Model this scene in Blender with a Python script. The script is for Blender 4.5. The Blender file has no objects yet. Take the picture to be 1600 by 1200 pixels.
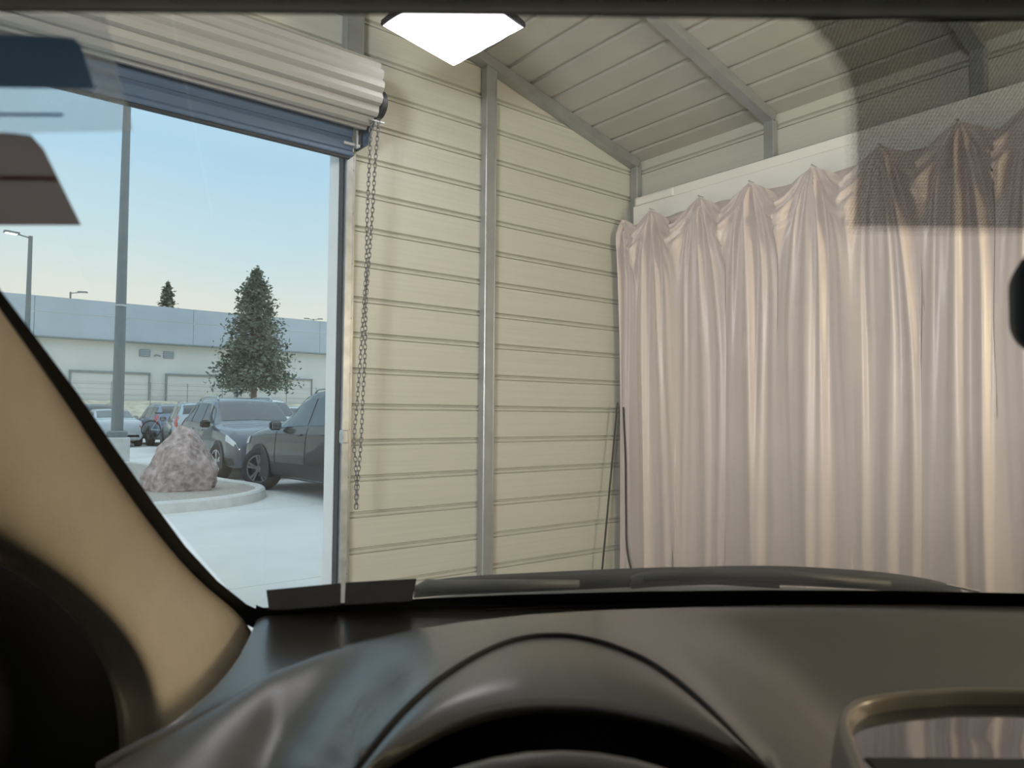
import bpy, math, random
from mathutils import Vector, Matrix, noise

# ---------------------------------------------------------------- camera, world, exposure
SC = bpy.context.scene
COL = SC.collection
random.seed(7)
FPX, YAW, PITCH, ROLL, EYE = 1133.56, .672193, .042345, .008014, 1.35

def rayc(px, py):
    """pixel -> direction in the car frame (right, forward, up), forward = 1"""
    x = (px-800)/FPX; y = -(py-600)/FPX
    c, s = math.cos(ROLL), math.sin(ROLL)
    x, y = x*c-y*s, x*s+y*c
    cp, sp = math.cos(PITCH), math.sin(PITCH)
    F = cp-y*sp; Z = sp+y*cp
    return (x/F, 1.0, Z/F)

cam_d = bpy.data.cameras.new('camera'); cam = bpy.data.objects.new('camera', cam_d); COL.objects.link(cam)
SC.camera = cam
cam_d.sensor_fit = 'HORIZONTAL'; cam_d.sensor_width = 36.0; cam_d.lens = 36.0*FPX/1600
cam_d.clip_start = .02; cam_d.clip_end = 400
cam_d.dof.use_dof = True; cam_d.dof.focus_distance = 5.5; cam_d.dof.aperture_fstop = 7.5
def _axis(x, y, w):
    c, s = math.cos(ROLL), math.sin(ROLL)
    x, y = x*c-y*s, x*s+y*c
    cp, sp = math.cos(PITCH), math.sin(PITCH)
    F = w*cp-y*sp; Z = w*sp+y*cp
    cy, sy = math.cos(YAW), math.sin(YAW)
    return Vector((x*cy+F*sy, -x*sy+F*cy, Z))
_r, _u, _f = _axis(1, 0, 0), _axis(0, 1, 0), _axis(0, 0, 1)
M = Matrix((( _r.x, _u.x, -_f.x, 0), (_r.y, _u.y, -_f.y, 0), (_r.z, _u.z, -_f.z, EYE), (0, 0, 0, 1)))
cam.matrix_world = M

W = bpy.data.worlds.new('sky'); SC.world = W; W.use_nodes = True
nt = W.node_tree; nt.nodes.clear()
o = nt.nodes.new('ShaderNodeOutputWorld'); bg = nt.nodes.new('ShaderNodeBackground')
tc = nt.nodes.new('ShaderNodeTexCoord'); sx = nt.nodes.new('ShaderNodeSeparateXYZ')
mr = nt.nodes.new('ShaderNodeMapRange'); rp = nt.nodes.new('ShaderNodeValToRGB')
nz = nt.nodes.new('ShaderNodeTexNoise'); nz.inputs['Scale'].default_value = 2.2; nz.inputs['Detail'].default_value = 3
mx = nt.nodes.new('ShaderNodeMath'); mx.operation = 'MULTIPLY_ADD'; mx.inputs[1].default_value = .10; 
nt.links.new(tc.outputs['Generated'], sx.inputs[0]); nt.links.new(tc.outputs['Generated'], nz.inputs['Vector'])
nt.links.new(nz.outputs['Fac'], mx.inputs[0]); nt.links.new(sx.outputs['Z'], mx.inputs[2])
nt.links.new(mx.outputs[0], mr.inputs['Value'])
mr.inputs['From Min'].default_value = .05; mr.inputs['From Max'].default_value = 1.05
nt.links.new(mr.outputs[0], rp.inputs[0]); nt.links.new(rp.outputs[0], bg.inputs[0]); nt.links.new(bg.outputs[0], o.inputs[0])
els = rp.color_ramp.elements
els[0].position = 0; els[0].color = (.93, .84, .66, 1)
els[1].position = 1; els[1].color = (1.15, 1.3, 1.42, 1)
for p, c in ((.12, (.92, .90, .80)), (.20, (.70, .86, .90)), (.32, (.52, .77, .95)), (.5, (.66, .90, 1.05))):
    e = els.new(p); e.color = (*c, 1)
bg.inputs[1].default_value = 1.0
SC.view_settings.view_transform = 'Standard'; SC.view_settings.look = 'None'
SC.view_settings.gamma = 1; SC.view_settings.use_curve_mapping = False
SC.view_settings.exposure = 0.0
KEY_LIGHT, WARM_LIGHT, FILL_LIGHT = 7.0, 36.0, 82.0       # softbox diffusers

# ---------------------------------------------------------------- helpers
MATS = {}
def mat(name, col, rough=.5, metal=0., var=.08, scale=6., bump=0., bscale=40., coat=0., crough=.04, stretch=None, spec=.5, emis=None, sheen=0.):
    if name in MATS: return MATS[name]
    m = bpy.data.materials.new(name); m.use_nodes = True; t = m.node_tree; b = t.nodes['Principled BSDF']
    b.inputs['Roughness'].default_value = rough; b.inputs['Metallic'].default_value = metal
    b.inputs['Coat Weight'].default_value = coat; b.inputs['Coat Roughness'].default_value = crough
    b.inputs['Specular IOR Level'].default_value = spec
    if sheen: b.inputs['Sheen Weight'].default_value = sheen
    tc = t.nodes.new('ShaderNodeTexCoord'); mp = t.nodes.new('ShaderNodeMapping')
    if stretch: mp.inputs['Scale'].default_value = stretch
    t.links.new(tc.outputs['Object'], mp.inputs[0])
    n = t.nodes.new('ShaderNodeTexNoise'); n.inputs['Scale'].default_value = scale; n.inputs['Detail'].default_value = 4
    t.links.new(mp.outputs[0], n.inputs['Vector'])
    r = t.nodes.new('ShaderNodeValToRGB')
    r.color_ramp.elements[0].position = .3; r.color_ramp.elements[1].position = .7
    r.color_ramp.elements[0].color = (*[max(0, c*(1-var)) for c in col], 1)
    r.color_ramp.elements[1].color = (*[min(1, c*(1+var)) for c in col], 1)
    t.links.new(n.outputs['Fac'], r.inputs[0]); t.links.new(r.outputs[0], b.inputs['Base Color'])
    if bump:
        n2 = t.nodes.new('ShaderNodeTexNoise'); n2.inputs['Scale'].default_value = bscale; n2.inputs['Detail'].default_value = 3
        t.links.new(mp.outputs[0], n2.inputs['Vector'])
        bp = t.nodes.new('ShaderNodeBump'); bp.inputs['Strength'].default_value = bump; bp.inputs['Distance'].default_value = .01
        t.links.new(n2.outputs['Fac'], bp.inputs['Height']); t.links.new(bp.outputs[0], b.inputs['Normal'])
    if emis:
        b.inputs['Emission Color'].default_value = (*emis[:3], 1); b.inputs['Emission Strength'].default_value = emis[3]
    MATS[name] = m
    return m

def glass_mat(name, tint, dirt=.02, rough=0., dirt_col=(.9, .95, 1), refl=1.0):
    m = bpy.data.materials.new(name); m.use_nodes = True; t = m.node_tree; t.nodes.clear()
    out = t.nodes.new('ShaderNodeOutputMaterial')
    tr = t.nodes.new('ShaderNodeBsdfTransparent'); tr.inputs[0].default_value = (*tint, 1)
    gl = t.nodes.new('ShaderNodeBsdfGlossy'); gl.inputs['Roughness'].default_value = rough
    lw = t.nodes.new('ShaderNodeLayerWeight'); lw.inputs[0].default_value = .5
    pw = t.nodes.new('ShaderNodeMath'); pw.operation = 'POWER'; pw.inputs[1].default_value = 5
    ma = t.nodes.new('ShaderNodeMath'); ma.operation = 'MULTIPLY_ADD'; ma.inputs[1].default_value = .93*refl; ma.inputs[2].default_value = .06*refl
    t.links.new(lw.outputs['Facing'], pw.inputs[0]); t.links.new(pw.outputs[0], ma.inputs[0])
    m1 = t.nodes.new('ShaderNodeMixShader')
    t.links.new(ma.outputs[0], m1.inputs[0]); t.links.new(tr.outputs[0], m1.inputs[1]); t.links.new(gl.outputs[0], m1.inputs[2])
    last = m1
    if dirt:
        tl = t.nodes.new('ShaderNodeBsdfTranslucent'); tl.inputs[0].default_value = (*dirt_col, 1)
        tc = t.nodes.new('ShaderNodeTexCoord'); n = t.nodes.new('ShaderNodeTexNoise'); n.inputs['Scale'].default_value = 5; n.inputs['Detail'].default_value = 5
        t.links.new(tc.outputs['Object'], n.inputs['Vector'])
        mr = t.nodes.new('ShaderNodeMapRange'); mr.inputs['From Min'].default_value = .35; mr.inputs['From Max'].default_value = .75
        mr.inputs['To Min'].default_value = dirt*.6; mr.inputs['To Max'].default_value = dirt*1.8
        t.links.new(n.outputs['Fac'], mr.inputs['Value'])
        m2 = t.nodes.new('ShaderNodeMixShader')
        t.links.new(mr.outputs[0], m2.inputs[0]); t.links.new(m1.outputs[0], m2.inputs[1]); t.links.new(tl.outputs[0], m2.inputs[2])
        last = m2
    t.links.new(last.outputs[0], out.inputs[0])
    MATS[name] = m
    return m

def dot_mat(name, spacing, cover):
    m = bpy.data.materials.new(name); m.use_nodes = True; t = m.node_tree; t.nodes.clear()
    out = t.nodes.new('ShaderNodeOutputMaterial')
    tr = t.nodes.new('ShaderNodeBsdfTransparent'); df = t.nodes.new('ShaderNodeBsdfDiffuse'); df.inputs[0].default_value = (.012, .012, .014, 1)
    tc = t.nodes.new('ShaderNodeTexCoord'); v = t.nodes.new('ShaderNodeTexVoronoi'); v.voronoi_dimensions = '2D'
    v.inputs['Randomness'].default_value = 0.0; v.inputs['Scale'].default_value = 1/spacing
    t.links.new(tc.outputs['Object'], v.inputs['Vector'])
    lt = t.nodes.new('ShaderNodeMath'); lt.operation = 'LESS_THAN'; lt.inputs[1].default_value = cover
    t.links.new(v.outputs['Distance'], lt.inputs[0])
    mx = t.nodes.new('ShaderNodeMixShader'); t.links.new(lt.outputs[0], mx.inputs[0]); t.links.new(tr.outputs[0], mx.inputs[1]); t.links.new(df.outputs[0], mx.inputs[2])
    t.links.new(mx.outputs[0], out.inputs[0]); MATS[name] = m
    return m

class MB:
    def __init__(s): s.v = []; s.f = []
    def add(s, v, f):
        n = len(s.v); s.v += [tuple(p) for p in v]; s.f += [tuple(i+n for i in q) for q in f]; return s
    def box(s, x0, x1, y0, y1, z0, z1):
        return s.add([(x0,y0,z0),(x1,y0,z0),(x1,y1,z0),(x0,y1,z0),(x0,y0,z1),(x1,y0,z1),(x1,y1,z1),(x0,y1,z1)],
                     [(0,3,2,1),(4,5,6,7),(0,1,5,4),(1,2,6,5),(2,3,7,6),(3,0,4,7)])
    def bev(s, x0, x1, y0, y1, z0, z1, b):
        """box with chamfered edges"""
        v = []; 
        for ix, x in ((-1, x0), (1, x1)):
            for iy, y in ((-1, y0), (1, y1)):
                for iz, z in ((-1, z0), (1, z1)):
                    v += [(x, y-iy*b, z-iz*b), (x-ix*b, y, z-iz*b), (x-ix*b, y-iy*b, z)]
        def I(ix, iy, iz, k): return ((ix*2+iy)*2+iz)*3+k
        f = []
        for ix in (0, 1):
            q = [I(ix,0,0,0), I(ix,1,0,0), I(ix,1,1,0), I(ix,0,1,0)]; f.append(q if ix else q[::-1])
        for iy in (0, 1):
            q = [I(0,iy,0,1), I(1,iy,0,1), I(1,iy,1,1), I(0,iy,1,1)]; f.append(q if not iy else q[::-1])
        for iz in (0, 1):
            q = [I(0,0,iz,2), I(1,0,iz,2), I(1,1,iz,2), I(0,1,iz,2)]; f.append(q if iz else q[::-1])
        for a in (0, 1):
            for b_ in (0, 1):
                f.append([I(0,a,b_,1), I(1,a,b_,1), I(1,a,b_,2), I(0,a,b_,2)])
                f.append([I(a,0,b_,0), I(a,1,b_,0), I(a,1,b_,2), I(a,0,b_,2)])
                f.append([I(a,b_,0,0), I(a,b_,1,0), I(a,b_,1,1), I(a,b_,0,1)])
                for c in (0, 1): f.append([I(a,b_,c,0), I(a,b_,c,1), I(a,b_,c,2)])
        return s.add(v, f)
    def tube(s, path, r, n=8, closed=False):
        P = [Vector(p) for p in path]; rings = []; m = len(P)
        rr = r if isinstance(r, (list, tuple)) else [r]*m
        t0 = None; up = None
        for i in range(m):
            a = P[(i-1) % m] if (closed or i > 0) else P[i]; b = P[(i+1) % m] if (closed or i < m-1) else P[i]
            t = (b-a).normalized()
            if up is None:
                up = Vector((0,0,1)) if abs(t.z) < .9 else Vector((1,0,0))
            up = (up - t*up.dot(t)).normalized(); bi = t.cross(up)
            rings.append([P[i]+up*math.cos(k*2*math.pi/n)*rr[i]+bi*math.sin(k*2*math.pi/n)*rr[i] for k in range(n)])
        v = [p for q in rings for p in q]; f = []
        for i in range(m if closed else m-1):
            j = (i+1) % m
            for k in range(n): f.append((i*n+k, i*n+(k+1) % n, j*n+(k+1) % n, j*n+k))
        if not closed: f += [tuple(range(n))[::-1], tuple((m-1)*n+k for k in range(n))]
        return s.add(v, f)
    def prism(s, poly, fn, a, b):
        """poly of 2D points, fn(u,v,w)->3D, extruded w from a to b"""
        n = len(poly); v = [fn(u, w_, a) for u, w_ in poly]+[fn(u, w_, b) for u, w_ in poly]
        f = [tuple(range(n))[::-1], tuple(range(n, 2*n))]+[(i, (i+1) % n, n+(i+1) % n, n+i) for i in range(n)]
        return s.add(v, f)
    def grid(s, rows, closed_u=False):
        n = len(rows[0]); v = [p for r in rows for p in r]; f = []
        for i in range(len(rows)-1):
            for k in range(n if closed_u else n-1):
                f.append((i*n+k, i*n+(k+1) % n, (i+1)*n+(k+1) % n, (i+1)*n+k))
        return s.add(v, f)
    def lathe(s, prof, fn, n=24):
        """prof [(r, h)], fn(x, y, h) -> 3D"""
        rows = [[fn(r*math.cos(2*math.pi*k/n), r*math.sin(2*math.pi*k/n), h) for k in range(n)] for r, h in prof]
        return s.grid(rows, True)
    def obj(s, name, m, parent=None, smooth=False, inv=None):
        me = bpy.data.meshes.new(name)
        v = s.v if inv is None else [tuple(inv @ Vector(p)) for p in s.v]
        me.from_pydata(v, [], s.f); me.update()
        if isinstance(m, str): m = MATS[m]
        me.materials.append(m)
        if smooth: me.polygons.foreach_set('use_smooth', [True]*len(me.polygons))
        ob = bpy.data.objects.new(name, me); COL.objects.link(ob)
        if parent is not None: ob.parent = parent
        return ob

def fixn(ob):
    import bmesh
    bm = bmesh.new(); bm.from_mesh(ob.data); bmesh.ops.recalc_face_normals(bm, faces=bm.faces[:]); bm.to_mesh(ob.data); bm.free()
    return ob
def empty(name, loc=(0,0,0), rz=0.):
    e = bpy.data.objects.new(name, None); COL.objects.link(e); e.location = loc; e.rotation_euler = (0,0,rz); e.empty_display_size = .2
    return e
def tag(o, label=None, cat=None, group=None, kind=None):
    if label: o['label'] = label
    if cat: o['category'] = cat
    if group: o['group'] = group
    if kind: o['kind'] = kind
    return o
def share(src, name, parent, loc=(0,0,0)):
    c = bpy.data.objects.new(name, src.data); COL.objects.link(c); c.parent = parent; c.location = loc
    return c
def mod_smooth(ob, lv=2):
    m = ob.modifiers.new('sub', 'SUBSURF'); m.levels = lv; m.render_levels = lv
    return ob
def interp(pts, x):
    if x <= pts[0][0]:
        a, b = pts[0], pts[1]
    elif x >= pts[-1][0]:
        a, b = pts[-2], pts[-1]
    else:
        for a, b in zip(pts, pts[1:]):
            if a[0] <= x <= b[0]: break
    return a[1]+(b[1]-a[1])*(x-a[0])/(b[0]-a[0])
def cr(p0, p1, p2, p3, t):
    return .5*((2*p1)+(-p0+p2)*t+(2*p0-5*p1+4*p2-p3)*t*t+(-p0+3*p1-3*p2+p3)*t*t*t)
def spline(pts, n):
    """Catmull-Rom through tuples, n samples"""
    out = []; m = len(pts)
    for i in range(n):
        u = i/(n-1)*(m-1); k = min(int(u), m-2); t = u-k
        a = pts[max(k-1,0)]; b = pts[k]; c = pts[k+1]; d = pts[min(k+2, m-1)]
        out.append(tuple(cr(a[j], b[j], c[j], d[j], t) for j in range(len(b))))
    return out
def clip_poly(poly, nx, ny, d):
    """keep nx*x+ny*y <= d"""
    out = []
    for i in range(len(poly)):
        a, b = poly[i], poly[(i+1) % len(poly)]
        da, db = nx*a[0]+ny*a[1]-d, nx*b[0]+ny*b[1]-d
        if da <= 0: out.append(a)
        if da*db < 0:
            t = da/(da-db); out.append((a[0]+(b[0]-a[0])*t, a[1]+(b[1]-a[1])*t))
    return out

# ---------------------------------------------------------------- materials
mat('wall_sheet', (.565, .56, .485), .36, .0, .04, 3., .05, 3., stretch=(.3, .3, 22), spec=.6)
mat('wall_rib', (.53, .525, .455), .36, .0, .04, 3., spec=.6)
mat('ceiling_sheet', (.46, .445, .40), .42, .0, .05, 3.)
mat('steel_tube', (.40, .42, .42), .38, .6, .08, 8.)
mat('galvanised', (.50, .53, .55), .36, .7, .16, 14., .1, 30)
mat('door_slat', (.37, .36, .335), .62, .0, .05, 3., stretch=(.4, 8, 8))
mat('door_shade_blue', (.085, .14, .225), .4, .1, .08, 3.)  # slate blue with the shade below the roll put into its colour
mat('door_rubber', (.02, .024, .03), .6)
mat('jamb_white', (.78, .80, .80), .4, 0, .04)
mat('chain_steel', (.20, .20, .20), .4, .8)
mat('dark_iron', (.03, .033, .038), .45, .4)
mat('concrete_floor', (.42, .41, .39), .6, 0, .12, 1.5, .2, 20)
mat('concrete_lot', (.72, .71, .68), .75, 0, .10, .55, .2, 14)
mat('concrete_kerb', (.64, .63, .60), .8, 0, .12, 4., .3, 30)
mat('gravel', (.44, .40, .35), .9, 0, .3, 30., .8, 60)
mat('boulder', (.43, .335, .315), .85, 0, .42, 11., 1., 16)
mat('curtain', (.67, .575, .54), .36, 0, .03, 2., .04, 60, sheen=.25)
mat('white_board', (.92, .90, .84), .55, 0, .03, 3., .1, 8)
mat('black_fabric', (.015, .015, .017), .8)
mat('warehouse_wall', (.80, .79, .75), .8, 0, .05, .5)
mat('warehouse_fascia', (.52, .58, .64), .7, 0, .08, .4)
mat('warehouse_door', (.76, .75, .71), .6, 0, .03, .6)
mat('vent_grey', (.30, .33, .34), .6)
mat('dry_grass', (.68, .63, .50), .95, 0, .25, 2., .6, 8)
mat('foliage', (.155, .18, .135), .8, 0, .45, 1.2)
mat('bark', (.17, .12, .09), .9, 0, .3, 8., .6, 20)
mat('pole_paint', (.21, .24, .25), .55, .2, .06)
mat('lamp_glow', (1, .95, .8), .5, emis=(1, .93, .75, 6))
mat('lamp_lens', (.75, .75, .7), .3)
mat('rubber', (.025, .026, .028), .8, 0, .15, 20.)
mat('rim_alloy', (.30, .31, .32), .3, .8)
mat('rim_bright', (.62, .63, .64), .25, .85)
mat('trim_black', (.03, .031, .033), .5)
mat('car_window', (.05, .065, .075), .04, 0, .05, coat=.6)
mat('tail_red', (.52, .03, .03), .2, 0, .1, coat=.5)
mat('head_lens', (.75, .78, .80), .08, .2, .1, coat=.6)
mat('plate', (.7, .72, .75), .4)
for n_, c_ in (('paint_grey', (.085, .11, .14)), ('paint_black', (.013, .016, .018)), ('paint_silver', (.50, .54, .57)), ('paint_blue', (.16, .22, .31)),
               ('paint_white', (.75, .77, .77)), ('paint_teal', (.36, .44, .47)), ('paint_navy', (.05, .07, .11))):
    mat(n_, c_, .35, .15, .03, coat=1.)
# cabin
mat('dash_plastic', (.036, .032, .028), .42, 0, .06, 60., .2, 900, spec=.6, coat=.8, crough=.24)
mat('dash_shelf', (.05, .047, .043), .35, 0, .05, 40., .1, 700, spec=.6, coat=.6, crough=.2)
mat('hood_plastic', (.040, .036, .031), .36, 0, .05, 60., .12, 900, spec=.6, coat=.8, crough=.22)
mat('seam', (.010, .009, .008), .7)
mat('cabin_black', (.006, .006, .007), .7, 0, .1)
mat('beige_trim', (.68, .59, .46), .62, 0, .03, 30., .08, 300)
mat('seal_black', (.006, .006, .007), .6)
mat('headliner', (.66, .67, .62), .85, 0, .06, 60.)
mat('gloss_black', (.012, .012, .013), .06, 0, .02, coat=1.)
mat('bezel', (.20, .175, .145), .3, .1, .03)
mat('cowl', (.13, .14, .14), .5, 0, .1, 10.)
mat('wiper_black', (.055, .058, .057), .5)
mat('chrome', (.7, .7, .7), .12, 1)
mat('mirror_glass', (.6, .62, .65), .02, 1., .0)
glass_mat('windshield_glass', (.90, .955, .96), .055)
glass_mat('sticker_film', (.74, .77, .79), .30, .2, refl=.3)
glass_mat('tinted_glass', (.16, .17, .17), 0); glass_mat('clear_glass', (.82, .86, .86), 0)
dot_mat('frit_dots', .0022, .47); dot_mat('frit_dots_mid', .0022, .34); dot_mat('frit_dots_fine', .0022, .22)
def sticker_mat(name, col):
    m = bpy.data.materials.new(name); m.use_nodes = True; t = m.node_tree; t.nodes.clear(); out = t.nodes.new('ShaderNodeOutputMaterial')
    tl = t.nodes.new('ShaderNodeBsdfTranslucent'); df = t.nodes.new('ShaderNodeBsdfDiffuse'); mx = t.nodes.new('ShaderNodeMixShader'); mx.inputs[0].default_value = .45
    tc = t.nodes.new('ShaderNodeTexCoord'); n = t.nodes.new('ShaderNodeTexNoise'); n.inputs['Scale'].default_value = 22; t.links.new(tc.outputs['Object'], n.inputs['Vector'])
    r = t.nodes.new('ShaderNodeValToRGB'); r.color_ramp.elements[0].color = (*[c*.85 for c in col], 1); r.color_ramp.elements[1].color = (*[c*1.15 for c in col], 1)
    t.links.new(n.outputs['Fac'], r.inputs[0])
    for b in (tl, df): t.links.new(r.outputs[0], b.inputs[0])
    t.links.new(tl.outputs[0], mx.inputs[1]); t.links.new(df.outputs[0], mx.inputs[2]); t.links.new(mx.outputs[0], out.inputs[0]); MATS[name] = m
sticker_mat('sticker_navy', (.13, .21, .33)); sticker_mat('sticker_blue', (.12, .17, .50)); sticker_mat('sticker_brown', (.33, .30, .32)); sticker_mat('sticker_red', (.34, .22, .23)); sticker_mat('sticker_dark', (.085, .082, .078))

# ---------------------------------------------------------------- building shell (m, x along gable wall, y towards it)
D, XR = 4.23, 4.72                # gable sheet plane, right wall sheet plane
XRIDGE = .15; XL = 2*XRIDGE-XR; YB = -7.5
def roof(x): return 3.545 + .25*((XR-x) if x >= XRIDGE else (x-XL))
OPX0, OPX1, OPZ = -1.10, 1.95, 3.05     # roll-up door opening
PITCHM = .2286                          # rib spacing
RW = .044                               # rib channel width
GR = .02                                # rib channel depth
def roof_clip(poly, dz=0.):
    poly = clip_poly(poly, .25, 1, 3.545+.25*XR+dz)
    return clip_poly(poly, -.25, 1, 3.545-.25*XL+dz)
def groove(z):   # wall rib: two narrow grooves with a flat bead between them
    a, b = z, z+RW
    p = [(0, a), (.016, a+.003), (.016, a+.006), (.003, a+.010), (.003, a+.024), (.020, a+.032), (.020, a+.036), (0, b)]
    return p+[(u+.003, v) for u, v in p[::-1]]
def channel(z):  # profile (depth outwards, height), sheet 2 mm thick, starts flush with the flats
    a, b = z, z+RW
    return [(0, a), (GR, a+.010), (GR, b-.014), (0, b), (.003, b), (GR+.003, b-.014), (GR+.003, a+.010), (.003, a)]

floor = MB().box(XL-.1, XR+.1, YB-.1, D+.10, -.2, 0).obj('floor', 'concrete_floor'); tag(floor, 'grey concrete floor slab inside the metal building', None, kind='structure')

def gable(name, y, sgn, opening, label):
    """sgn=+1: sheet faces -y (channels recede to +y)"""
    root = MB().box(XL-.05, OPX0-.15 if opening else XR+.05, y+sgn*.03 if sgn > 0 else y-.06, y+.06 if sgn > 0 else y-.03, 0, .25).obj(name, 'wall_sheet')
    tag(root, label, kind='structure')
    k = 0
    while True:
        z0, z1 = k*PITCHM+RW, (k+1)*PITCHM
        if z0 > 4.7: break
        spans = [(XL, XR)]
        if opening and z1 <= OPZ+.01: spans = [(XL, OPX0), (OPX1+.12, XR)]
        for a, b in spans:
            poly = roof_clip([(a, z0), (b, z0), (b, z1), (a, z1)])
            if len(poly) > 2:
                ob = MB().prism(poly, lambda u, v, w: (u, w, v), y, y+sgn*.004).obj('panel', 'wall_sheet', root); fixn(ob)
            zr = z1
            pr = roof_clip([(a, zr), (b, zr), (b, zr+RW), (a, zr+RW)])
            if len(pr) > 2 and k < 18:
                x0, x1 = min(p[0] for p in pr), max(p[0] for p in pr)
                if x1-x0 > .1:
                    ob = MB().prism(groove(zr), lambda u, v, w: (w, y+sgn*u, v), x0, x1).obj('rib', 'wall_rib', root); fixn(ob)
        k += 1
    return root
wf = gable('wall_front', D, 1, True, 'cream ribbed metal gable wall with the roll-up door opening')
# jamb returns + posts on the gable wall
for x0, x1, z0, z1 in ((3.055, 3.145, 0, None), (1.955, 2.075, 3.05, None), (-1.22, -1.10, 3.05, None), (-2.75, -2.66, 0, None)):
    zt = roof((x0+x1)/2)-.05
    b = MB().bev(x0, x1, D-.075, D-.002, z0, zt, .008); ob = b.obj('post', 'steel_tube', wf)
    for s in (0, 1): MB().bev((x0, x1-.012)[s], (x0+.012, x1)[s], D-.079, D-.076, z0, zt, .0012).obj('post_flange', 'steel_tube', ob)
for s, x in ((1, OPX1), (-1, OPX0)):
    j = MB(); a, b = (x, x+s*.03); j.box(min(a, b), max(a, b), D-.005, D+.13, 0, OPZ); j.obj('door_jamb', 'jamb_white', wf)
    a, b = (x+s*.03, x+s*.12); MB().box(min(a, b), max(a, b), D-.002, D+.03, 0, OPZ+.02).obj('jamb_post', 'steel_tube', wf)
MB().box(OPX0-.12, OPX1+.12, D, D+.11, OPZ, OPZ+.1).obj('header_beam', 'door_shade_blue', wf)
wb = gable('wall_back', YB, -1, False, 'cream ribbed metal gable wall at the far end behind the car')

def side(name, x, sgn, label):
    root = MB().box(min(x+sgn*.03, x+sgn*.05), max(x+sgn*.03, x+sgn*.05), YB, D, 0, .3).obj(name, 'wall_sheet'); tag(root, label, kind='structure')
    k = 0
    while k < 16:
        z0, z1 = k*PITCHM+RW, min((k+1)*PITCHM, 3.545)
        if z1 > z0: MB().box(min(x, x+sgn*.004), max(x, x+sgn*.004), YB, D, z0, z1).obj('panel', 'wall_sheet', root)
        if (k+1)*PITCHM+RW < 3.545:
            ob = MB().prism(groove((k+1)*PITCHM), lambda u, v, w: (x+sgn*u, w, v), YB, D).obj('rib', 'wall_rib', root); fixn(ob)
        k += 1
    for yp in [4.19, 2.90, 1.56, .22, -1.12, -2.46, -3.80, -5.14, -6.48]:
        a, b = sorted((x-sgn*.07, x-sgn*.002))
        p = MB().bev(a, b, yp-.045, yp+.035, 0, 3.50, .007).obj('post', 'steel_tube', root)
        MB().bev(a-.004 if sgn > 0 else b, a if sgn > 0 else b+.004, yp-.045, yp-.030, 0, 3.49, .0012).obj('post_flange', 'steel_tube', p)
    return root
wr = side('wall_right', XR, 1, 'cream ribbed metal side wall behind the draped curtain')
wl = side('wall_left', XL, -1, 'cream ribbed metal side wall opposite the curtain')

ceil = MB().box(XRIDGE-.12, XRIDGE+.12, YB, D, roof(XRIDGE)+.005, roof(XRIDGE)+.03).obj('ceiling', 'ceiling_sheet'); tag(ceil, 'tan ribbed metal pitched ceiling with steel rafters', kind='structure')
SL = math.atan(.25); half = (XR-XRIDGE)/math.cos(SL)
for s in (1, -1):
    xe = XR if s > 0 else XL
    def rp_(u, w):  # u along slope from eave, w outwards (up)
        return (xe-s*(u*math.cos(SL)+w*math.sin(SL)*-1), 3.545+u*math.sin(SL)+w*math.cos(SL))
    n = int(half/PITCHM)+1
    for k in range(n):
        u0, u1 = k*PITCHM+RW-.09, min((k+1)*PITCHM-.09, half)
        u0 = max(u0, 0)
        pts = [rp_(u0, 0), rp_(u1, 0), rp_(u1, .004), rp_(u0, .004)]
        fixn(MB().prism(pts, lambda a, b, w: (a, w, b), YB, D).obj('panel', 'ceiling_sheet', ceil))
        ur = (k+1)*PITCHM-.09
        if ur+RW < half:
            pts = [rp_(v, u) for u, v in channel(ur)]
            fixn(MB().prism(pts, lambda a, b, w: (a, w, b), YB, D).obj('rib', 'ceiling_sheet', ceil))
    for yp in [4.19, 2.90, 1.56, .22, -1.12, -2.46, -3.80, -5.14, -6.48]:
        pts = [rp_(.03, -.075), rp_(half, -.075), rp_(half, -.003), rp_(.03, -.003)]
        r_ = fixn(MB().prism(pts, lambda a, b, w: (a, w, b), yp-.045, yp+.035).obj('rafter', 'steel_tube', ceil))

# ---------------------------------------------------------------- roll-up door
dr = empty('door_1', ((OPX0+OPX1)/2, D, 0)); tag(dr, 'rolled-up ribbed steel shutter door above the wide opening', 'door', kind='structure')
inv = Matrix.Translation((-(OPX0+OPX1)/2, -D, 0))
DX0, DX1, DY, DZ, DR = -1.16, 2.02, 3.975, 3.30, .198
NS = 15
for k in range(NS):
    a0 = math.radians(100+k*360/NS); a1 = math.radians(100+(k+1)*360/NS); prof = []
    for i in range(7):
        t = i/6; a = a0+(a1-a0)*t
        r = DR+(.012 if .22 < t < .78 else 0)-.012*(t in (0, 1))
        prof.append((DY+r*math.cos(a), DZ+r*math.sin(a)))
    prof += [(DY+(DR-.03)*math.cos(a), DZ+(DR-.03)*math.sin(a)) for a in (a1, a0)]
    fixn(MB().prism(prof, lambda u, v, w: (w, u, v), DX0, DX1).obj('slat', 'door_slat', dr, inv=inv))
MB().lathe([(.005, -.0), (.172, 0), (.172, 3.19), (.005, 3.19)], lambda x, y, h: (DX0+.003+h, DY+x, DZ+y), 24).obj('drum', 'dark_iron', dr, inv=inv)
for i in range(3):   # hanging rows of the shutter, seen below the roll
    z1 = 3.27-i*.105; z0 = z1-.10
    fixn(MB().prism([(4.105, z0), (4.090, z0+.02), (4.090, z1-.03), (4.105, z1), (4.117, z1), (4.117, z0)], lambda u, v, w: (w, u, v), OPX0-.02, OPX1+.03).obj('slat', 'door_shade_blue', dr, inv=inv))
MB().bev(OPX0-.02, OPX1+.03, 4.07, 4.12, 2.935, 2.965, .006).obj('bottom_bar', 'door_shade_blue', dr, inv=inv)
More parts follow.
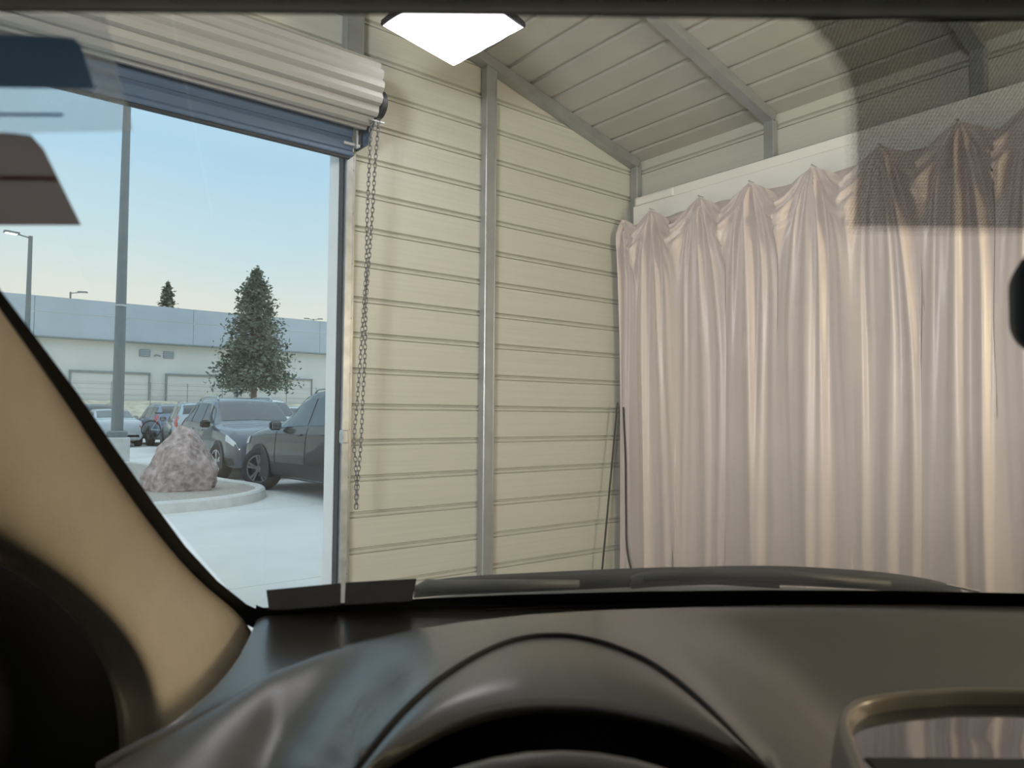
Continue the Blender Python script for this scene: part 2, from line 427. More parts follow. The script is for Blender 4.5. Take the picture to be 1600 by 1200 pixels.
MB().bev(OPX0-.02, OPX1+.01, 4.08, 4.11, 2.918, 2.935, .004).obj('weather_seal', 'door_rubber', dr, inv=inv)
for s, x in ((1, OPX1), (-1, OPX0)):
    for nm, a, b, y0, y1, m_ in (('guide_track', x+s*.004, x+s*.016, 4.17, 4.225, 'dark_iron'), ('guide_track', x+s*.016, x+s*.060, 4.14, 4.226, 'galvanised'), ('track_angle', x+s*.060, x+s*.115, 4.222, 4.228, 'galvanised'), ('track_angle', x+s*.060, x+s*.066, 4.15, 4.222, 'galvanised')):
        t_ = MB().bev(min(a, b), max(a, b), y0, y1, .0, 3.02, .0015).obj(nm, m_, dr, inv=inv)
        if nm == 'track_angle' and y0 > 4.2:
            for zz in (.35, .95, 1.25, 1.6, 1.95, 2.3, 2.62, 2.9):
                MB().lathe([(.001, -.012), (.008, -.012), (.008, 0), (.001, 0)], lambda u, v, h: (x+s*.09+u, 4.222+h, zz+v), 8).obj('bolt', 'dark_iron', t_, inv=inv)
    a, b = sorted((x+s*.02, x+s*.125))
    fixn(MB().prism([(4.22, 3.03), (4.22, 3.42), (3.95, 3.42), (3.93, 3.24), (4.06, 3.03)], lambda u, v, w: (w, u, v), a if s < 0 else b-.01, a+.01 if s < 0 else b).obj('end_bracket', 'door_shade_blue', dr, inv=inv))
    MB().bev(*sorted((x-s*.04, x+s*.07)), 4.07, 4.10, 3.0, 3.02, .003).obj('stop_clip', 'galvanised', dr, inv=inv)
    MB().bev(*sorted((x+s*.035, x+s*.05)), 4.055, 4.075, 2.985, 3.10, .003).obj('stop_clip', 'galvanised', dr, inv=inv)
# chain hoist at the right end
cw = MB().lathe([(.01, -.02), (.075, -.02), (.085, -.012), (.070, 0), (.085, .012), (.075, .02), (.01, .02)], lambda x, y, h: (2.050+h, 3.89+x, 3.215+y), 20).obj('chain_wheel', 'dark_iron', dr, smooth=True, inv=inv)
MB().tube([(1.985, 3.89, 3.115), (2.085, 3.89, 3.115)], .006, 6).obj('chain_guide', 'galvanised', cw, inv=inv)
MB().tube([(2.035, 3.97, 3.295), (2.035, 3.90, 3.295), (2.035, 3.90, 3.215)], .02, 8).obj('wheel_bracket', 'dark_iron', cw, inv=inv)
ch = MB()
def links(path, r=.0031, ln=.034, wd=.0085):
    acc = [0]
    for a, b in zip(path, path[1:]): acc.append(acc[-1]+(Vector(b)-Vector(a)).length)
    n = int(acc[-1]/(ln*.80))
    for i in range(n):
        s = (i+.5)/n*acc[-1]
        for k in range(len(path)-1):
            if acc[k] <= s <= acc[k+1]: break
        a, b = Vector(path[k]), Vector(path[k+1]); p = a.lerp(b, (s-acc[k])/(acc[k+1]-acc[k])); t = (b-a).normalized()
        side_ = t.cross(Vector((.3, 1, 0))).normalized()
        if i % 2: side_ = t.cross(side_)
        pts = []
        for q in range(8):
            an = q*math.pi/4+math.pi/8
            pts.append(p+side_*wd*(1 if math.cos(an) > 0 else -1)*(1 if abs(math.cos(an)) > .5 else .62)+t*ln*.5*(1 if math.sin(an) > 0 else -1)*(1 if abs(math.sin(an)) > .5 else .55))
        ch.tube(pts, r, 4, True)
def on_wall(px, py, Y):
    r = rayc(px, py); cy, sy = math.cos(YAW), math.sin(YAW); X, Yv = r[0]*cy+sy, -r[0]*sy+cy
    return (X*Y/Yv, Y, EYE+r[2]*Y/Yv)
c1 = spline([on_wall(x, y, 3.90) for x, y in ((580, 186), (577, 260), (574, 330), (572, 420), (569, 470), (563, 560), (557, 640), (553, 690), (556, 730), (556, 795))], 40)
c2 = spline([on_wall(x, y, 3.885) for x, y in ((592, 186), (586, 260), (582, 330), (577, 400), (572, 470), (570, 560), (567, 620), (564, 690), (560, 740), (557, 795))], 40)
links(c1); links(c2)
ch.obj('chain', 'chain_steel', dr, smooth=True, inv=inv)
MB().bev(1.925, 1.965, 4.05, 4.10, 1.17, 1.25, .006).obj('chain_keeper', 'galvanised', dr, inv=inv)

# ---------------------------------------------------------------- curtain + white boards
PK = [(4.16, 3.0), (3.862, 3.020), (3.384, 3.014), (2.946, 3.019), (2.474, 3.009), (2.038, 3.020), (1.602, 3.035), (1.22, 3.045), (.80, 3.04), (.38, 3.04), (-.05, 3.03), (-.5, 3.03), (-.95, 3.03), (-1.4, 3.03), (-1.85, 3.03)]
CX = 4.54
def curtain_pt(y, v, i_):
    for k in range(len(PK)-1):
        if PK[k][0] >= y >= PK[k+1][0]: break
    (ya, za), (yb, zb_) = PK[k], PK[k+1]
    t = (ya-y)/(ya-yb); sp = ya-yb
    top = za+(zb_-za)*t - .165*(sp/.45)*(1-abs(2*t-1)**.68)
    z = .03+(top-.03)*v
    h = (za+(zb_-za)*t)-z                       # below the pin line
    q = y if t < .5 else y
    pk = ya if t < .5 else yb; kk = k if t < .5 else k+1
    u = (y-pk)/(sp*.5)                          # -1..1 around the pin
    hw = 1-math.exp(-(h+.01)/.30)               # how far the fan has opened
    su = u/max(hw, .08)
    ph = kk*2.1
    rs = random.Random(kk*13+5); a1 = .8+.5*rs.random(); f1 = 2.1+1.0*rs.random()
    fan = (.026*a1*math.cos(su*math.pi*f1+ph)+.014*math.cos(su*math.pi*(f1*2.3)+ph*1.7))*math.exp(-h/.7)
    keep = .62+.38*math.exp(-h/1.2); wd = 1+.5*min(1, h/2)
    ridge = .062*keep*math.exp(-((su-.22*math.sin(ph)-.10*math.sin(h*.9+kk))/(.15*wd))**2)
    ridge += .044*keep*math.exp(-((su+.52+.16*math.sin(ph*2)-.08*h*math.sin(kk*5))/(.105*wd))**2)
    ridge += .034*math.exp(-h/1.3)*math.exp(-((su-.66)/.10)**2)
    inside = 1/(1+math.exp((abs(u)-hw*1.0)*18))
    U = 1-abs(2*t-1)**1.5                        # 1 mid-swag
    cat = h-.10-.30*U*(sp/.45)*(1+.12*math.sin(kk*2.3))+.04*(t-.5)*math.sin(kk*3.1)
    swag = .085*U*math.exp(-((h-.33)/.16)**2)+(.020*math.cos(2*math.pi*cat/(.125+.02*math.sin(kk)))+.009*math.cos(2*math.pi*cat/.062+kk*2))*math.exp(-((h-.22)/.17)**2)*min(1, U*1.6)
    low = min(1, h/1.2)
    yy = y*6.283
    vert = low*(.008*math.sin(yy*2.3+.7+.35*math.sin(h*1.1))+.003*math.sin(yy*4.3+2.0+.3*h)+.016*math.sin(yy*.83+.4)+.018*max(0, math.sin(yy*1.37+.3*h+1))**8)
    d = (fan+ridge)*(inside+(1-inside)*low)+swag*(1-inside*.85)+vert
    sway = .035*low*math.sin(kk*1.9+h)
    d *= min(1, .25+h*5)
    return (CX-.045-d, y+sway*math.sin(math.pi*t), z)
ny, nzv = 760, 90
rows = []
for j in range(nzv+1):
    v = 1-(j/nzv)**1.5
    rows.append([curtain_pt(4.16-(6.0)*i/ny, v, i) for i in range(ny+1)])
cur = MB().grid(rows).obj('curtain', 'curtain', smooth=True); tag(cur, 'dusty pink satin curtain hanging in pinned swags along the side wall', 'curtain')
sm = cur.modifiers.new('thick', 'SOLIDIFY'); sm.thickness = .0015
hm = MB().grid([[(CX-.012+.004*math.sin(i*.9), 4.17-6.0*i/200, 2.955-.05*j-.006*math.sin(i*.55)-.010*(j == 0)) for i in range(201)] for j in range(4)]).obj('hem', 'curtain', cur, smooth=True)
hm.modifiers.new('thick', 'SOLIDIFY').thickness = .0015
pinm = MB()
for k, (y, z) in enumerate(PK[1:]):
    MB().lathe([(.001, -.012), (.007, -.010), (.007, -.004), (.003, 0), (.003, .05)], lambda u, w, h: (CX-.045+h, y+u, z+.008+w), 10).obj('pin', 'galvanised', cur)
bd = MB().bev(4.596, 4.638, -1.9, 4.14, 2.70, 3.122, .004).obj('backing_board', 'white_board'); tag(bd, 'long white board the curtain is pinned to', 'board')
bu = MB().bev(4.612, 4.638, -1.9, 4.14, 3.125, 3.20, .004).obj('backing_strip', 'white_board'); tag(bu, 'narrow white strip lying above the long curtain board', 'board')
bw = MB().grid([[(4.608-.006*abs(math.sin(i*1.3)), 4.135-i*.028, 3.127+.070*j/3) for i in range(16)] for j in range(4)]).obj('bunched_edge', 'white_board', bu, smooth=True)
bw.modifiers.new('thick', 'SOLIDIFY').thickness = .001

# dark rods leaning in the corner
for k, (p0, p1, r, lb) in enumerate((((4.19, 4.10, .10), (4.40, 4.13, 1.46), .008, 'thin dark metal rod leaning in the corner beside the curtain'),)):
    root = empty('leaning_rod', p0); iv = Matrix.Translation((-p0[0], -p0[1], -p0[2])); tag(root, lb, 'rod')
    MB().tube([p0, p1], r, 8).obj('shaft', 'dark_iron', root, inv=iv)
    MB().tube([(4.1745, 4.098, .0), p0], .011, 8).obj('tip', 'galvanised', root, inv=iv)
cb = MB().tube(spline([(4.435, 4.10, 1.42), (4.44, 4.08, 1.0), (4.425, 4.06, .6), (4.40, 4.02, .25), (4.38, 3.9, .009), (4.30, 3.7, .009)], 24), .008, 6).obj('cable', 'rubber', smooth=True)
tag(cb, 'black cable dangling in the corner behind the leaning rod', 'cable')

# ---------------------------------------------------------------- softbox lamps
def softbox(corners, mw, strength, tint, label, support):
    """corners in the lamp's own plane; the diffuser faces local -z; mw places the lamp; support builds hanger or stand in world space"""
    root = empty('softbox_lamp'); root.matrix_world = mw; tag(root, label, 'lamp')
    iv = mw.inverted(); n = 11; rows = []
    for j in range(n):
        row = []
        for i in range(n):
            u, v = i/(n-1), j/(n-1)
            x = (corners[0][0]*(1-u)+corners[1][0]*u)*(1-v)+(corners[3][0]*(1-u)+corners[2][0]*u)*v
            y = (corners[0][1]*(1-u)+corners[1][1]*u)*(1-v)+(corners[3][1]*(1-u)+corners[2][1]*u)*v
            row.append((x, y, -.018*(1-(2*u-1)**4)*(1-(2*v-1)**4)+.004*math.sin(u*17+v*9)*math.sin(v*13)))
        rows.append(row)
    m = mat('diffuser_'+str(len(MATS)), (.9, .9, .9), .8, emis=(*tint, strength))
    MB().grid(rows).obj('diffuser', m, root, smooth=True)
    MB().tube([(c[0]*1.015, c[1]*1.015, .012) for c in corners], .008, 6, True).obj('rim', 'black_fabric', root)
    sz = max(abs(c[0]) for c in corners)
    shell = [[(c[0]*f, c[1]*f, dz*sz/.3) for c in corners] for f, dz in ((1.02, .004), (1.02, .03), (.62, .17), (.30, .25), (.18, .29))]
    s_ = MB().grid(shell, True).obj('shell', 'black_fabric', root); s_.modifiers.new('t', 'SOLIDIFY').thickness = .003
    hz = .28*sz/.3
    MB().lathe([(.001, 0), (.06, 0), (.06, .16), (.001, .16)], lambda x, y, h: (x, y, hz+h), 16).obj('lamp_head', 'dark_iron', root)
    top = mw @ Vector((0, 0, hz+.12))
    if support[0] == 'hang':
        e = (top.x+support[1], top.y+support[2], roof(top.x+support[1])-.06)
        MB().tube([top, e], .012, 8).obj('hanger', 'steel_tube', root, inv=iv)
    else:
        MB().tube([top, (top.x, top.y, 1.2)], .014, 8).obj('stand_pole', 'dark_iron', root, inv=iv)
        MB().tube([(top.x, top.y, 1.4), (top.x, top.y, .2)], .019, 8).obj('stand_pole', 'dark_iron', root, inv=iv)
        for k in range(3):
            an = k*2.094+.5; MB().tube([(top.x, top.y, .75), (top.x+.55*math.cos(an), top.y+.55*math.sin(an), .012)], .012, 6).obj('stand_leg', 'dark_iron', root, inv=iv)
def aim(p, target):
    d = (Vector(target)-Vector(p)).normalized(); z = -d; x = Vector((0, 0, 1)).cross(z).normalized(); y = z.cross(x)
    return Matrix(((x.x, y.x, z.x, p[0]), (x.y, y.y, z.y, p[1]), (x.z, y.z, z.z, p[2]), (0, 0, 0, 1)))
q = 2.15
cs = [(.874*q, 1.645*q), (1.135*q, 1.708*q), (1.16*q, 1.4225*q), (.899*q, 1.36*q)]
kx, ky = sum(c[0] for c in cs)/4, sum(c[1] for c in cs)/4
softbox([(c[0]-kx, c[1]-ky) for c in cs], Matrix.Translation((kx, ky, EYE+q)), KEY_LIGHT, (1, .93, .98), 'glowing square softbox lamp hung under the ceiling near the roll-up door', ('hang', 0, -.38))
sq = [(-.5, -.5), (.5, -.5), (.5, .5), (-.5, .5)]
softbox(sq, aim((3.55, -2.3, 2.25), (4.0, 3.0, 2.9)), WARM_LIGHT, (1, .80, .52), 'warm softbox lamp on a stand beside the curtain behind the car', ('stand',))
softbox(sq, aim((-2.9, -1.2, 2.35), (3.0, 3.2, 3.3)), FILL_LIGHT, (1, .97, .96), 'added white fill softbox lamp on a stand beside the side wall without a curtain', ('stand',))  # fill lamp added out of view to raise the room's general light

# ---------------------------------------------------------------- outdoors: pavement, island, boulder
pv = MB().box(-34, 60, 4.36, 47, -.5, -.06).obj('pavement', 'concrete_kerb'); tag(pv, 'pale concrete parking lot pavement outside the door', kind='structure')
ys = [4.34, 5.72, 10.2, 14.7, 19.2, 23.7, 28.2, 32.7, 37.2, 41.7, 47]
xs = [-18+4.5*i for i in range(15)]
for a, b in zip(ys, ys[1:]):
    for c, d in zip(xs, xs[1:]):
        MB().box(c+.006, d-.006, a+.006, b-.006, -.06, 0).obj('slab', 'concrete_lot', pv)

isl = [(-5, 10.1), (-2, 10.15), (1.2, 10.30), (2.4, 10.42), (3.05, 10.52), (3.62, 10.82), (4.08, 11.35), (4.34, 12.0), (4.36, 12.7), (4.22, 13.6), (4.14, 15.0), (4.10, 17.0), (3.98, 18.8), (3.6, 19.6), (2.9, 19.9), (0, 19.9), (-5, 19.9)]
sp = [p[:2] for p in spline([p for p in isl], 90)]
ir = empty('kerb_island', (2, 14, 0)); tag(ir, 'raised concrete kerb island filled with gravel around the boulder', 'kerb'); iv = Matrix.Translation((-2, -14, 0))
cx_, cy_ = 0.5, 15
def inset(p, d, n):
    return (p[0]-n[0]*d, p[1]-n[1]*d)
nor = []
for i in range(len(sp)):
    a, b = sp[max(i-1, 0)], sp[min(i+1, len(sp)-1)]; tx, ty = b[0]-a[0], b[1]-a[1]; l = math.hypot(tx, ty); nor.append((ty/l, -tx/l))
rings = []
for d, z in ((0, 0), (.02, .13), (.05, .155), (.15, .155), (.17, .13), (.17, 0)):
    rings.append([(*inset(p, d, n), z) for p, n in zip(sp, nor)])
cuts = [0, 16, 32, 44, 54, 66, 78, 89]
for a, b in zip(cuts, cuts[1:]):
    fixn(MB().grid([r[a:b+1] for r in rings]).obj('kerb_stone', 'concrete_kerb', ir, smooth=False, inv=iv))
gm = MB(); inner = [(*inset(p, .16, n), .09) for p, n in zip(sp, nor)]
gm.add(inner+[(0, 15, .16)], [(i, i+1, len(inner)) for i in range(len(inner)-1)]+[(len(inner)-1, 0, len(inner))])
gm.obj('gravel_bed', 'gravel', ir, inv=iv)

def boulder():
    import bmesh
    c = Vector((3.17, 12.60, 0)); az = YAW-.43
    vr = Vector((math.cos(az), -math.sin(az), 0)); vf = Vector((math.sin(az), math.cos(az), 0))
    P = [(-.52,-.2,0),(-.35,-.45,0),(.1,-.5,0),(.45,-.35,0),(.55,.1,0),(.3,.45,0),(-.3,.45,0),(-.55,.15,0),
         (-.58,-.1,.30),(-.30,-.48,.33),(.15,-.54,.40),(.52,-.25,.30),(.60,.1,.40),(.35,.45,.38),(-.35,.42,.36),
         (-.37,-.2,.62),(.0,-.38,.70),(.32,-.15,.68),(.40,.12,.60),(-.2,.25,.72),(.2,.28,.74),(-.14,-.10,.97),(.10,-.18,.98),(.17,.05,1.0),(-.06,.08,1.04),(.03,-.04,1.08)]
    bm = bmesh.new()
    for p in P: bm.verts.new(vr*p[0]+vf*p[1]+Vector((0, 0, p[2]+.08)))
    bmesh.ops.convex_hull(bm, input=bm.verts[:])
    bmesh.ops.subdivide_edges(bm, edges=bm.edges[:], cuts=9, use_grid_fill=True)
    bmesh.ops.triangulate(bm, faces=bm.faces[:])
    for i in range(2): bmesh.ops.smooth_vert(bm, verts=bm.verts[:], factor=.5, use_axis_x=True, use_axis_y=True, use_axis_z=True)
    bm.normal_update()
    for v in bm.verts:
        n = noise.fractal(v.co*3.2, 1.0, 2.1, 5); r = abs(noise.noise(v.co*2.2+Vector((4, 1, 7))))
        v.co += v.normal*(.05*n-.10*max(0, .25-r))
        v.co.z = max(v.co.z, .075)
    me = bpy.data.meshes.new('boulder'); bm.to_mesh(me); bm.free()
    me.materials.append(MATS['boulder']); ob = bpy.data.objects.new('boulder', me); COL.objects.link(ob); ob.location = c
    return tag(ob, 'large reddish grey boulder on the gravel kerb island', 'rock')
boulder()

# lamp posts
def lamp_post(x, y, h, w, base, heads, label, grp=None, lit=False):
    root = empty('parking_lot_lamp', (x, y, 0)); tag(root, label, 'street lamp', grp); z0 = 0
    if base:
        MB().lathe([(.01, 0), (.30, 0), (.30, .67), (.28, .70), (.01, .70)], lambda a, b, c: (a, b, c), 24).obj('concrete_base', 'concrete_kerb', root); z0 = .70
        MB().lathe([(.01, z0), (.24, z0), (.24, z0+.13), (.20, z0+.17), (.01, z0+.17)], lambda a, b, c: (a, b, c), 20).obj('base_cover', 'pole_paint', root)
    MB().lathe([(.01, z0), (w, z0), (w*.62, h), (.01, h)], lambda a, b, c: (a, b, c), 12).obj('pole', 'pole_paint', root, smooth=False)
    if base: MB().lathe([(w*.93, 4.02), (w*.95, 4.03), (w*.95, 4.06), (w*.93, 4.07)], lambda a, b, c: (a, b, c), 12).obj('pole_band', 'galvanised', root)
    for dx, dy in heads:
        l = math.hypot(dx, dy); ux, uy = dx/l, dy/l
        hd = MB().tube([(0, 0, h-.1), (dx*.5, dy*.5, h-.02)], .035, 6).obj('arm', 'pole_paint', root)
        hb = MB(); 
        a = Vector((dx*.45, dy*.45, h-.05)); n_ = Vector((-uy, ux, 0))*.16; e = Vector((dx, dy, h-.03))
        hb.add([a-n_, e-n_, e+n_, a+n_, a-n_*.8+Vector((0,0,.12)), e-n_*.8+Vector((0,0,.10)), e+n_*.8+Vector((0,0,.10)), a+n_*.8+Vector((0,0,.12))], [(0,3,2,1),(4,5,6,7),(0,1,5,4),(1,2,6,5),(2,3,7,6),(3,0,4,7)])
        hb.obj('lamp_head', 'pole_paint', root)
        f = a.lerp(e, .15); g = a.lerp(e, .9); zz = Vector((0,0,-.012)); n3 = n_*.8
        MB().add([f-n3+zz, g-n3+zz, g+n3+zz, f+n3+zz, f-n3+zz*.2, g-n3+zz*.2, g+n3+zz*.2, f+n3+zz*.2], [(0,3,2,1),(4,5,6,7),(0,1,5,4),(1,2,6,5),(2,3,7,6),(3,0,4,7)]).obj('lens', 'lamp_glow' if lit else 'lamp_lens', root)
def on_y(px, Y, z=0):
    r = rayc(px, 640); cy, sy = math.cos(YAW), math.sin(YAW)
    X, Yv = r[0]*cy+sy, -r[0]*sy+cy
    return X*Y/Yv
lamp_post(on_y(184, 20.6), 20.6+.0, 9.5, .145, True, [(.9, 0), (-.9, 0)], 'tall lamp post on a round concrete base beside the boulder island')
lamp_post(on_y(38, 43), 43, 10.05, .15, False, [(-1.1, -.3)], 'distant lit lamp post standing before the warehouse', None, True)
lamp_post(on_y(104, 62), 62, 10.15, .1, False, [(1.0, -.5)], 'small far lamp behind the warehouse roof with one arm', None)
lamp_post(on_y(487, 75), 75, 11.6, .1, False, [(.9, -.4), (-.9, .4)], 'small far twin-headed lamp behind the warehouse roof', None)

# ---------------------------------------------------------------- warehouse, berm, fence
wh = empty('warehouse', (12, 46, 0)); tag(wh, 'long pale warehouse with a blue-grey fascia and wide doors', 'building'); iv = Matrix.Translation((-12, -46, 0))
MB().box(-28, 52, 46.2, 58, 0, 5.36).obj('wall', 'warehouse_wall', wh, inv=iv)
xb = -28
while xb < 52:
    MB().box(xb+.01, xb+7.99, 45.75, 58, 5.36, 6.62).obj('fascia_panel', 'warehouse_fascia', wh, inv=iv)
    MB().box(xb+.01, xb+7.99, 45.78, 58, 6.66, 7.5).obj('fascia_panel', 'warehouse_fascia', wh, inv=iv); xb += 8
MB().box(-28, 52, 45.80, 45.95, 6.60, 6.68).obj('fascia_joint', 'warehouse_door', wh, inv=iv)
MB().box(-28, 52, 45.7, 46.2, 5.30, 5.37).obj('soffit_edge', 'vent_grey', wh, inv=iv)
for x0, x1 in ((-12.2, -8.3), (-7.2, -3.3), (-2.2, 1.7), (5.77, 9.72), (10.66, 14.62), (14.8, 19.6), (20.9, 24.8), (26, 30), (31, 35)):
    dd = MB().box(x0, x1, 46.1, 46.24, 0, 3.53).obj('loading_door', 'warehouse_door', wh, inv=iv)
    for i in range(5):
        MB().box(x0+.05, x1-.05, 46.07, 46.11, .6+i*.58, .6+i*.58+.54).obj('door_section', 'warehouse_door', dd, inv=iv)
    MB().box(x0-.06, x1+.06, 45.98, 46.21, 3.53, 3.62).obj('door_frame', 'vent_grey', dd, inv=iv)
    for x in (x0-.05, x1-.01): MB().box(x, x+.06, 46.0, 46.21, 0, 3.53).obj('door_frame', 'vent_grey', dd, inv=iv)
for x, z in ((9.46, 4.76), (12.75-2.0, 4.72)):
    v_ = MB().box(x-.28, x+.28, 46.12, 46.22, z-.20, z+.20).obj('vent', 'vent_grey', wh, inv=iv)
    for i in range(4): MB().box(x-.24, x+.24, 46.09, 46.13, z-.16+i*.09, z-.11+i*.09).obj('louvre', 'warehouse_fascia', v_, inv=iv)
MB().tube([(10.0, 46.15, 4.62), (10.0, 45.85, 4.66), (10.25, 45.8, 4.60)], .05, 6).obj('wall_lamp', 'vent_grey', wh, inv=iv)
br = []
for j in range(9):
    t = j/8
    br.append([(-30+i*1.0, 39.5+6.4*t, -.02+1.95*(math.sin(min(1, t*1.3)*math.pi/2)**1.5)+.10*noise.noise(Vector((i*.35, t*4, 0)))*(t > .1)) for i in range(85)])
bm_ = MB().grid(br).obj('grass_berm', 'dry_grass', smooth=True); tag(bm_, 'low berm of dry yellow grass before the warehouse', 'grass', kind='structure')
fr = empty('wire_fence', (12, 43.2, 0)); tag(fr, 'low thin wire fence along the dry grass berm', 'fence'); iv = Matrix.Translation((-12, -43.2, 0))
for i in range(26):
    x = -6+i*1.9; MB().tube([(x, 43.2, 1.4), (x, 43.2, 2.95)], .022, 5).obj('fence_post', 'vent_grey', fr, inv=iv)
for z in (2.2, 2.55, 2.9): MB().tube([(-6, 43.2, z), (41.5, 43.2, z)], .006, 4).obj('fence_wire', 'vent_grey', fr, inv=iv)

def conifer(x, y, zb, h, rmax, n, label, leaf=.22, seed=1, grp=None):
    rd = random.Random(seed); root = empty('conifer_tree', (x, y, zb)); tag(root, label, 'tree', grp)
    MB().tube([(0, 0, -.3), (0, 0, h*.4), (0.03, 0, h*.97)], [rmax*.075, rmax*.05, .02], 8).obj('trunk', 'bark', root, smooth=True)
    fm = MB(); bm2 = MB(); nb = int(n/55)
    for b in range(nb):
        t = (b+.5)/nb; t = .29+.71*t**1.05
        r = rmax*((1-t)**.72*1.05)*(.70+.42*rd.random())*(1 if t > .37 else .85+2*(t-.29))
        an = b*2.4+rd.random()*.6; ux, uy = math.cos(an), math.sin(an); z = t*h
        tipz = z+(.10 if t > .6 else -.14)*r
        bm2.tube([(0, 0, z), (ux*r*.6, uy*r*.6, (z+tipz)/2+.02), (ux*r, uy*r, tipz)], [.035, .02, .008], 4)
        m = int(55*(.45+.75*(1-t)))
        for q in range(m):
            s = (.15+.9*rd.random()**.7); spread = .13*r*(.6+.6*rd.random())+.05
            p = Vector((ux*r*s+rd.gauss(0, spread), uy*r*s+rd.gauss(0, spread), z+(tipz-z)*s+rd.gauss(0, .11+.05*r)))
            a = Vector((rd.gauss(0,1), rd.gauss(0,1), rd.gauss(0,.6))).normalized(); c = a.cross(Vector((rd.gauss(0,1), rd.gauss(0,1), rd.gauss(0,1)))).normalized()
            l = leaf*(.5+.8*rd.random())
            fm.add([p-a*l*.5, p+c*l*.22, p+a*l*.5, p-c*l*.22], [(0, 1, 2, 3)])
    bm2.obj('branch', 'bark', root); f_ = fm.obj('foliage', 'foliage', root); f_['kind'] = 'stuff'
conifer(on_y(396, 39.4), 39.4, .3, 8.75, 2.75, 14000, 'tall dark conifer growing before the warehouse doors', .26, 3)
conifer(on_y(257, 66), 66, 0, 12.2, 2.6, 5000, 'small far conifer top showing above the warehouse roof', .4, 8)

# ---------------------------------------------------------------- parked cars
SUV = [(0.00,.36,.62,.68,.66,.52),(0.05,.27,.76,.84,.82,.68),(0.28,.23,.90,.98,.915,.76),(0.80,.23,.985,1.06,.93,.78),(1.30,.23,1.03,1.115,.93,.75),
       (1.70,.23,1.05,1.36,.93,.70),(2.12,.23,1.06,1.60,.93,.66),(2.55,.23,1.07,1.665,.93,.655),(3.40,.23,1.09,1.66,.93,.65),(4.0,.25,1.11,1.60,.925,.635),
       (4.28,.27,1.12,1.44,.91,.645),(4.50,.31,1.08,1.16,.88,.70),(4.60,.40,.98,1.02,.82,.66),(4.64,.48,.85,.90,.74,.58)]
SEDAN = [(0.00,.34,.56,.62,.64,.5),(0.06,.24,.66,.74,.80,.66),(0.3,.2,.78,.85,.89,.74),(0.95,.2,.87,.94,.91,.76),(1.40,.2,.91,1.00,.91,.73),
         (1.85,.2,.93,1.22,.91,.66),(2.3,.2,.94,1.40,.91,.60),(2.8,.2,.95,1.44,.91,.59),(3.3,.2,.96,1.39,.91,.59),(3.8,.2,.98,1.20,.905,.63),(4.15,.22,.99,1.07,.89,.70),
         (4.55,.25,.98,1.04,.87,.70),(4.72,.32,.90,.95,.82,.66),(4.76,.40,.78,.84,.74,.58)]
def car_section(K, y, v):
    n = len(K)
    for i in range(n-1):
        if y <= K[i+1][0] or i == n-2: break
    t = (y-K[i][0])/(K[i+1][0]-K[i][0]); t = max(0, min(1, t))
    a, b, c, d = K[max(i-1, 0)], K[i], K[i+1], K[min(i+2, n-1)]
    zb, zl, zt, w, wr = [b[j]+(c[j]-b[j])*t if j in (1,) else cr(a[j], b[j], c[j], d[j], t) for j in range(1, 6)]
    zl = min(zl, zt-.03)
    P = [(0, zb), (.84*w, zb), (.955*w, zb+.07), (w, zb+(zl-zb)*.42), (.985*w, zb+(zl-zb)*.80), (.945*w, zl), (wr+(.945*w-wr)*.12, zl+(zt-zl)*.86), (wr*.80, zt), (0, zt+.022)]
    u = max(0, min(1, v))*8; k = min(int(u), 7); s = u-k
    p0, p1, p2, p3 = P[max(k-1, 0)], P[k], P[k+1], P[min(k+2, 8)]
    if k == 5: return (p1[0]+(p2[0]-p1[0])*s, p1[1]+(p2[1]-p1[1])*s)
    if k in (0, 1): return (p1[0]+(p2[0]-p1[0])*s, p1[1]+(p2[1]-p1[1])*s)
    return (cr(p0[0], p1[0], p2[0], p3[0], s), cr(p0[1], p1[1], p2[1], p3[1], s))
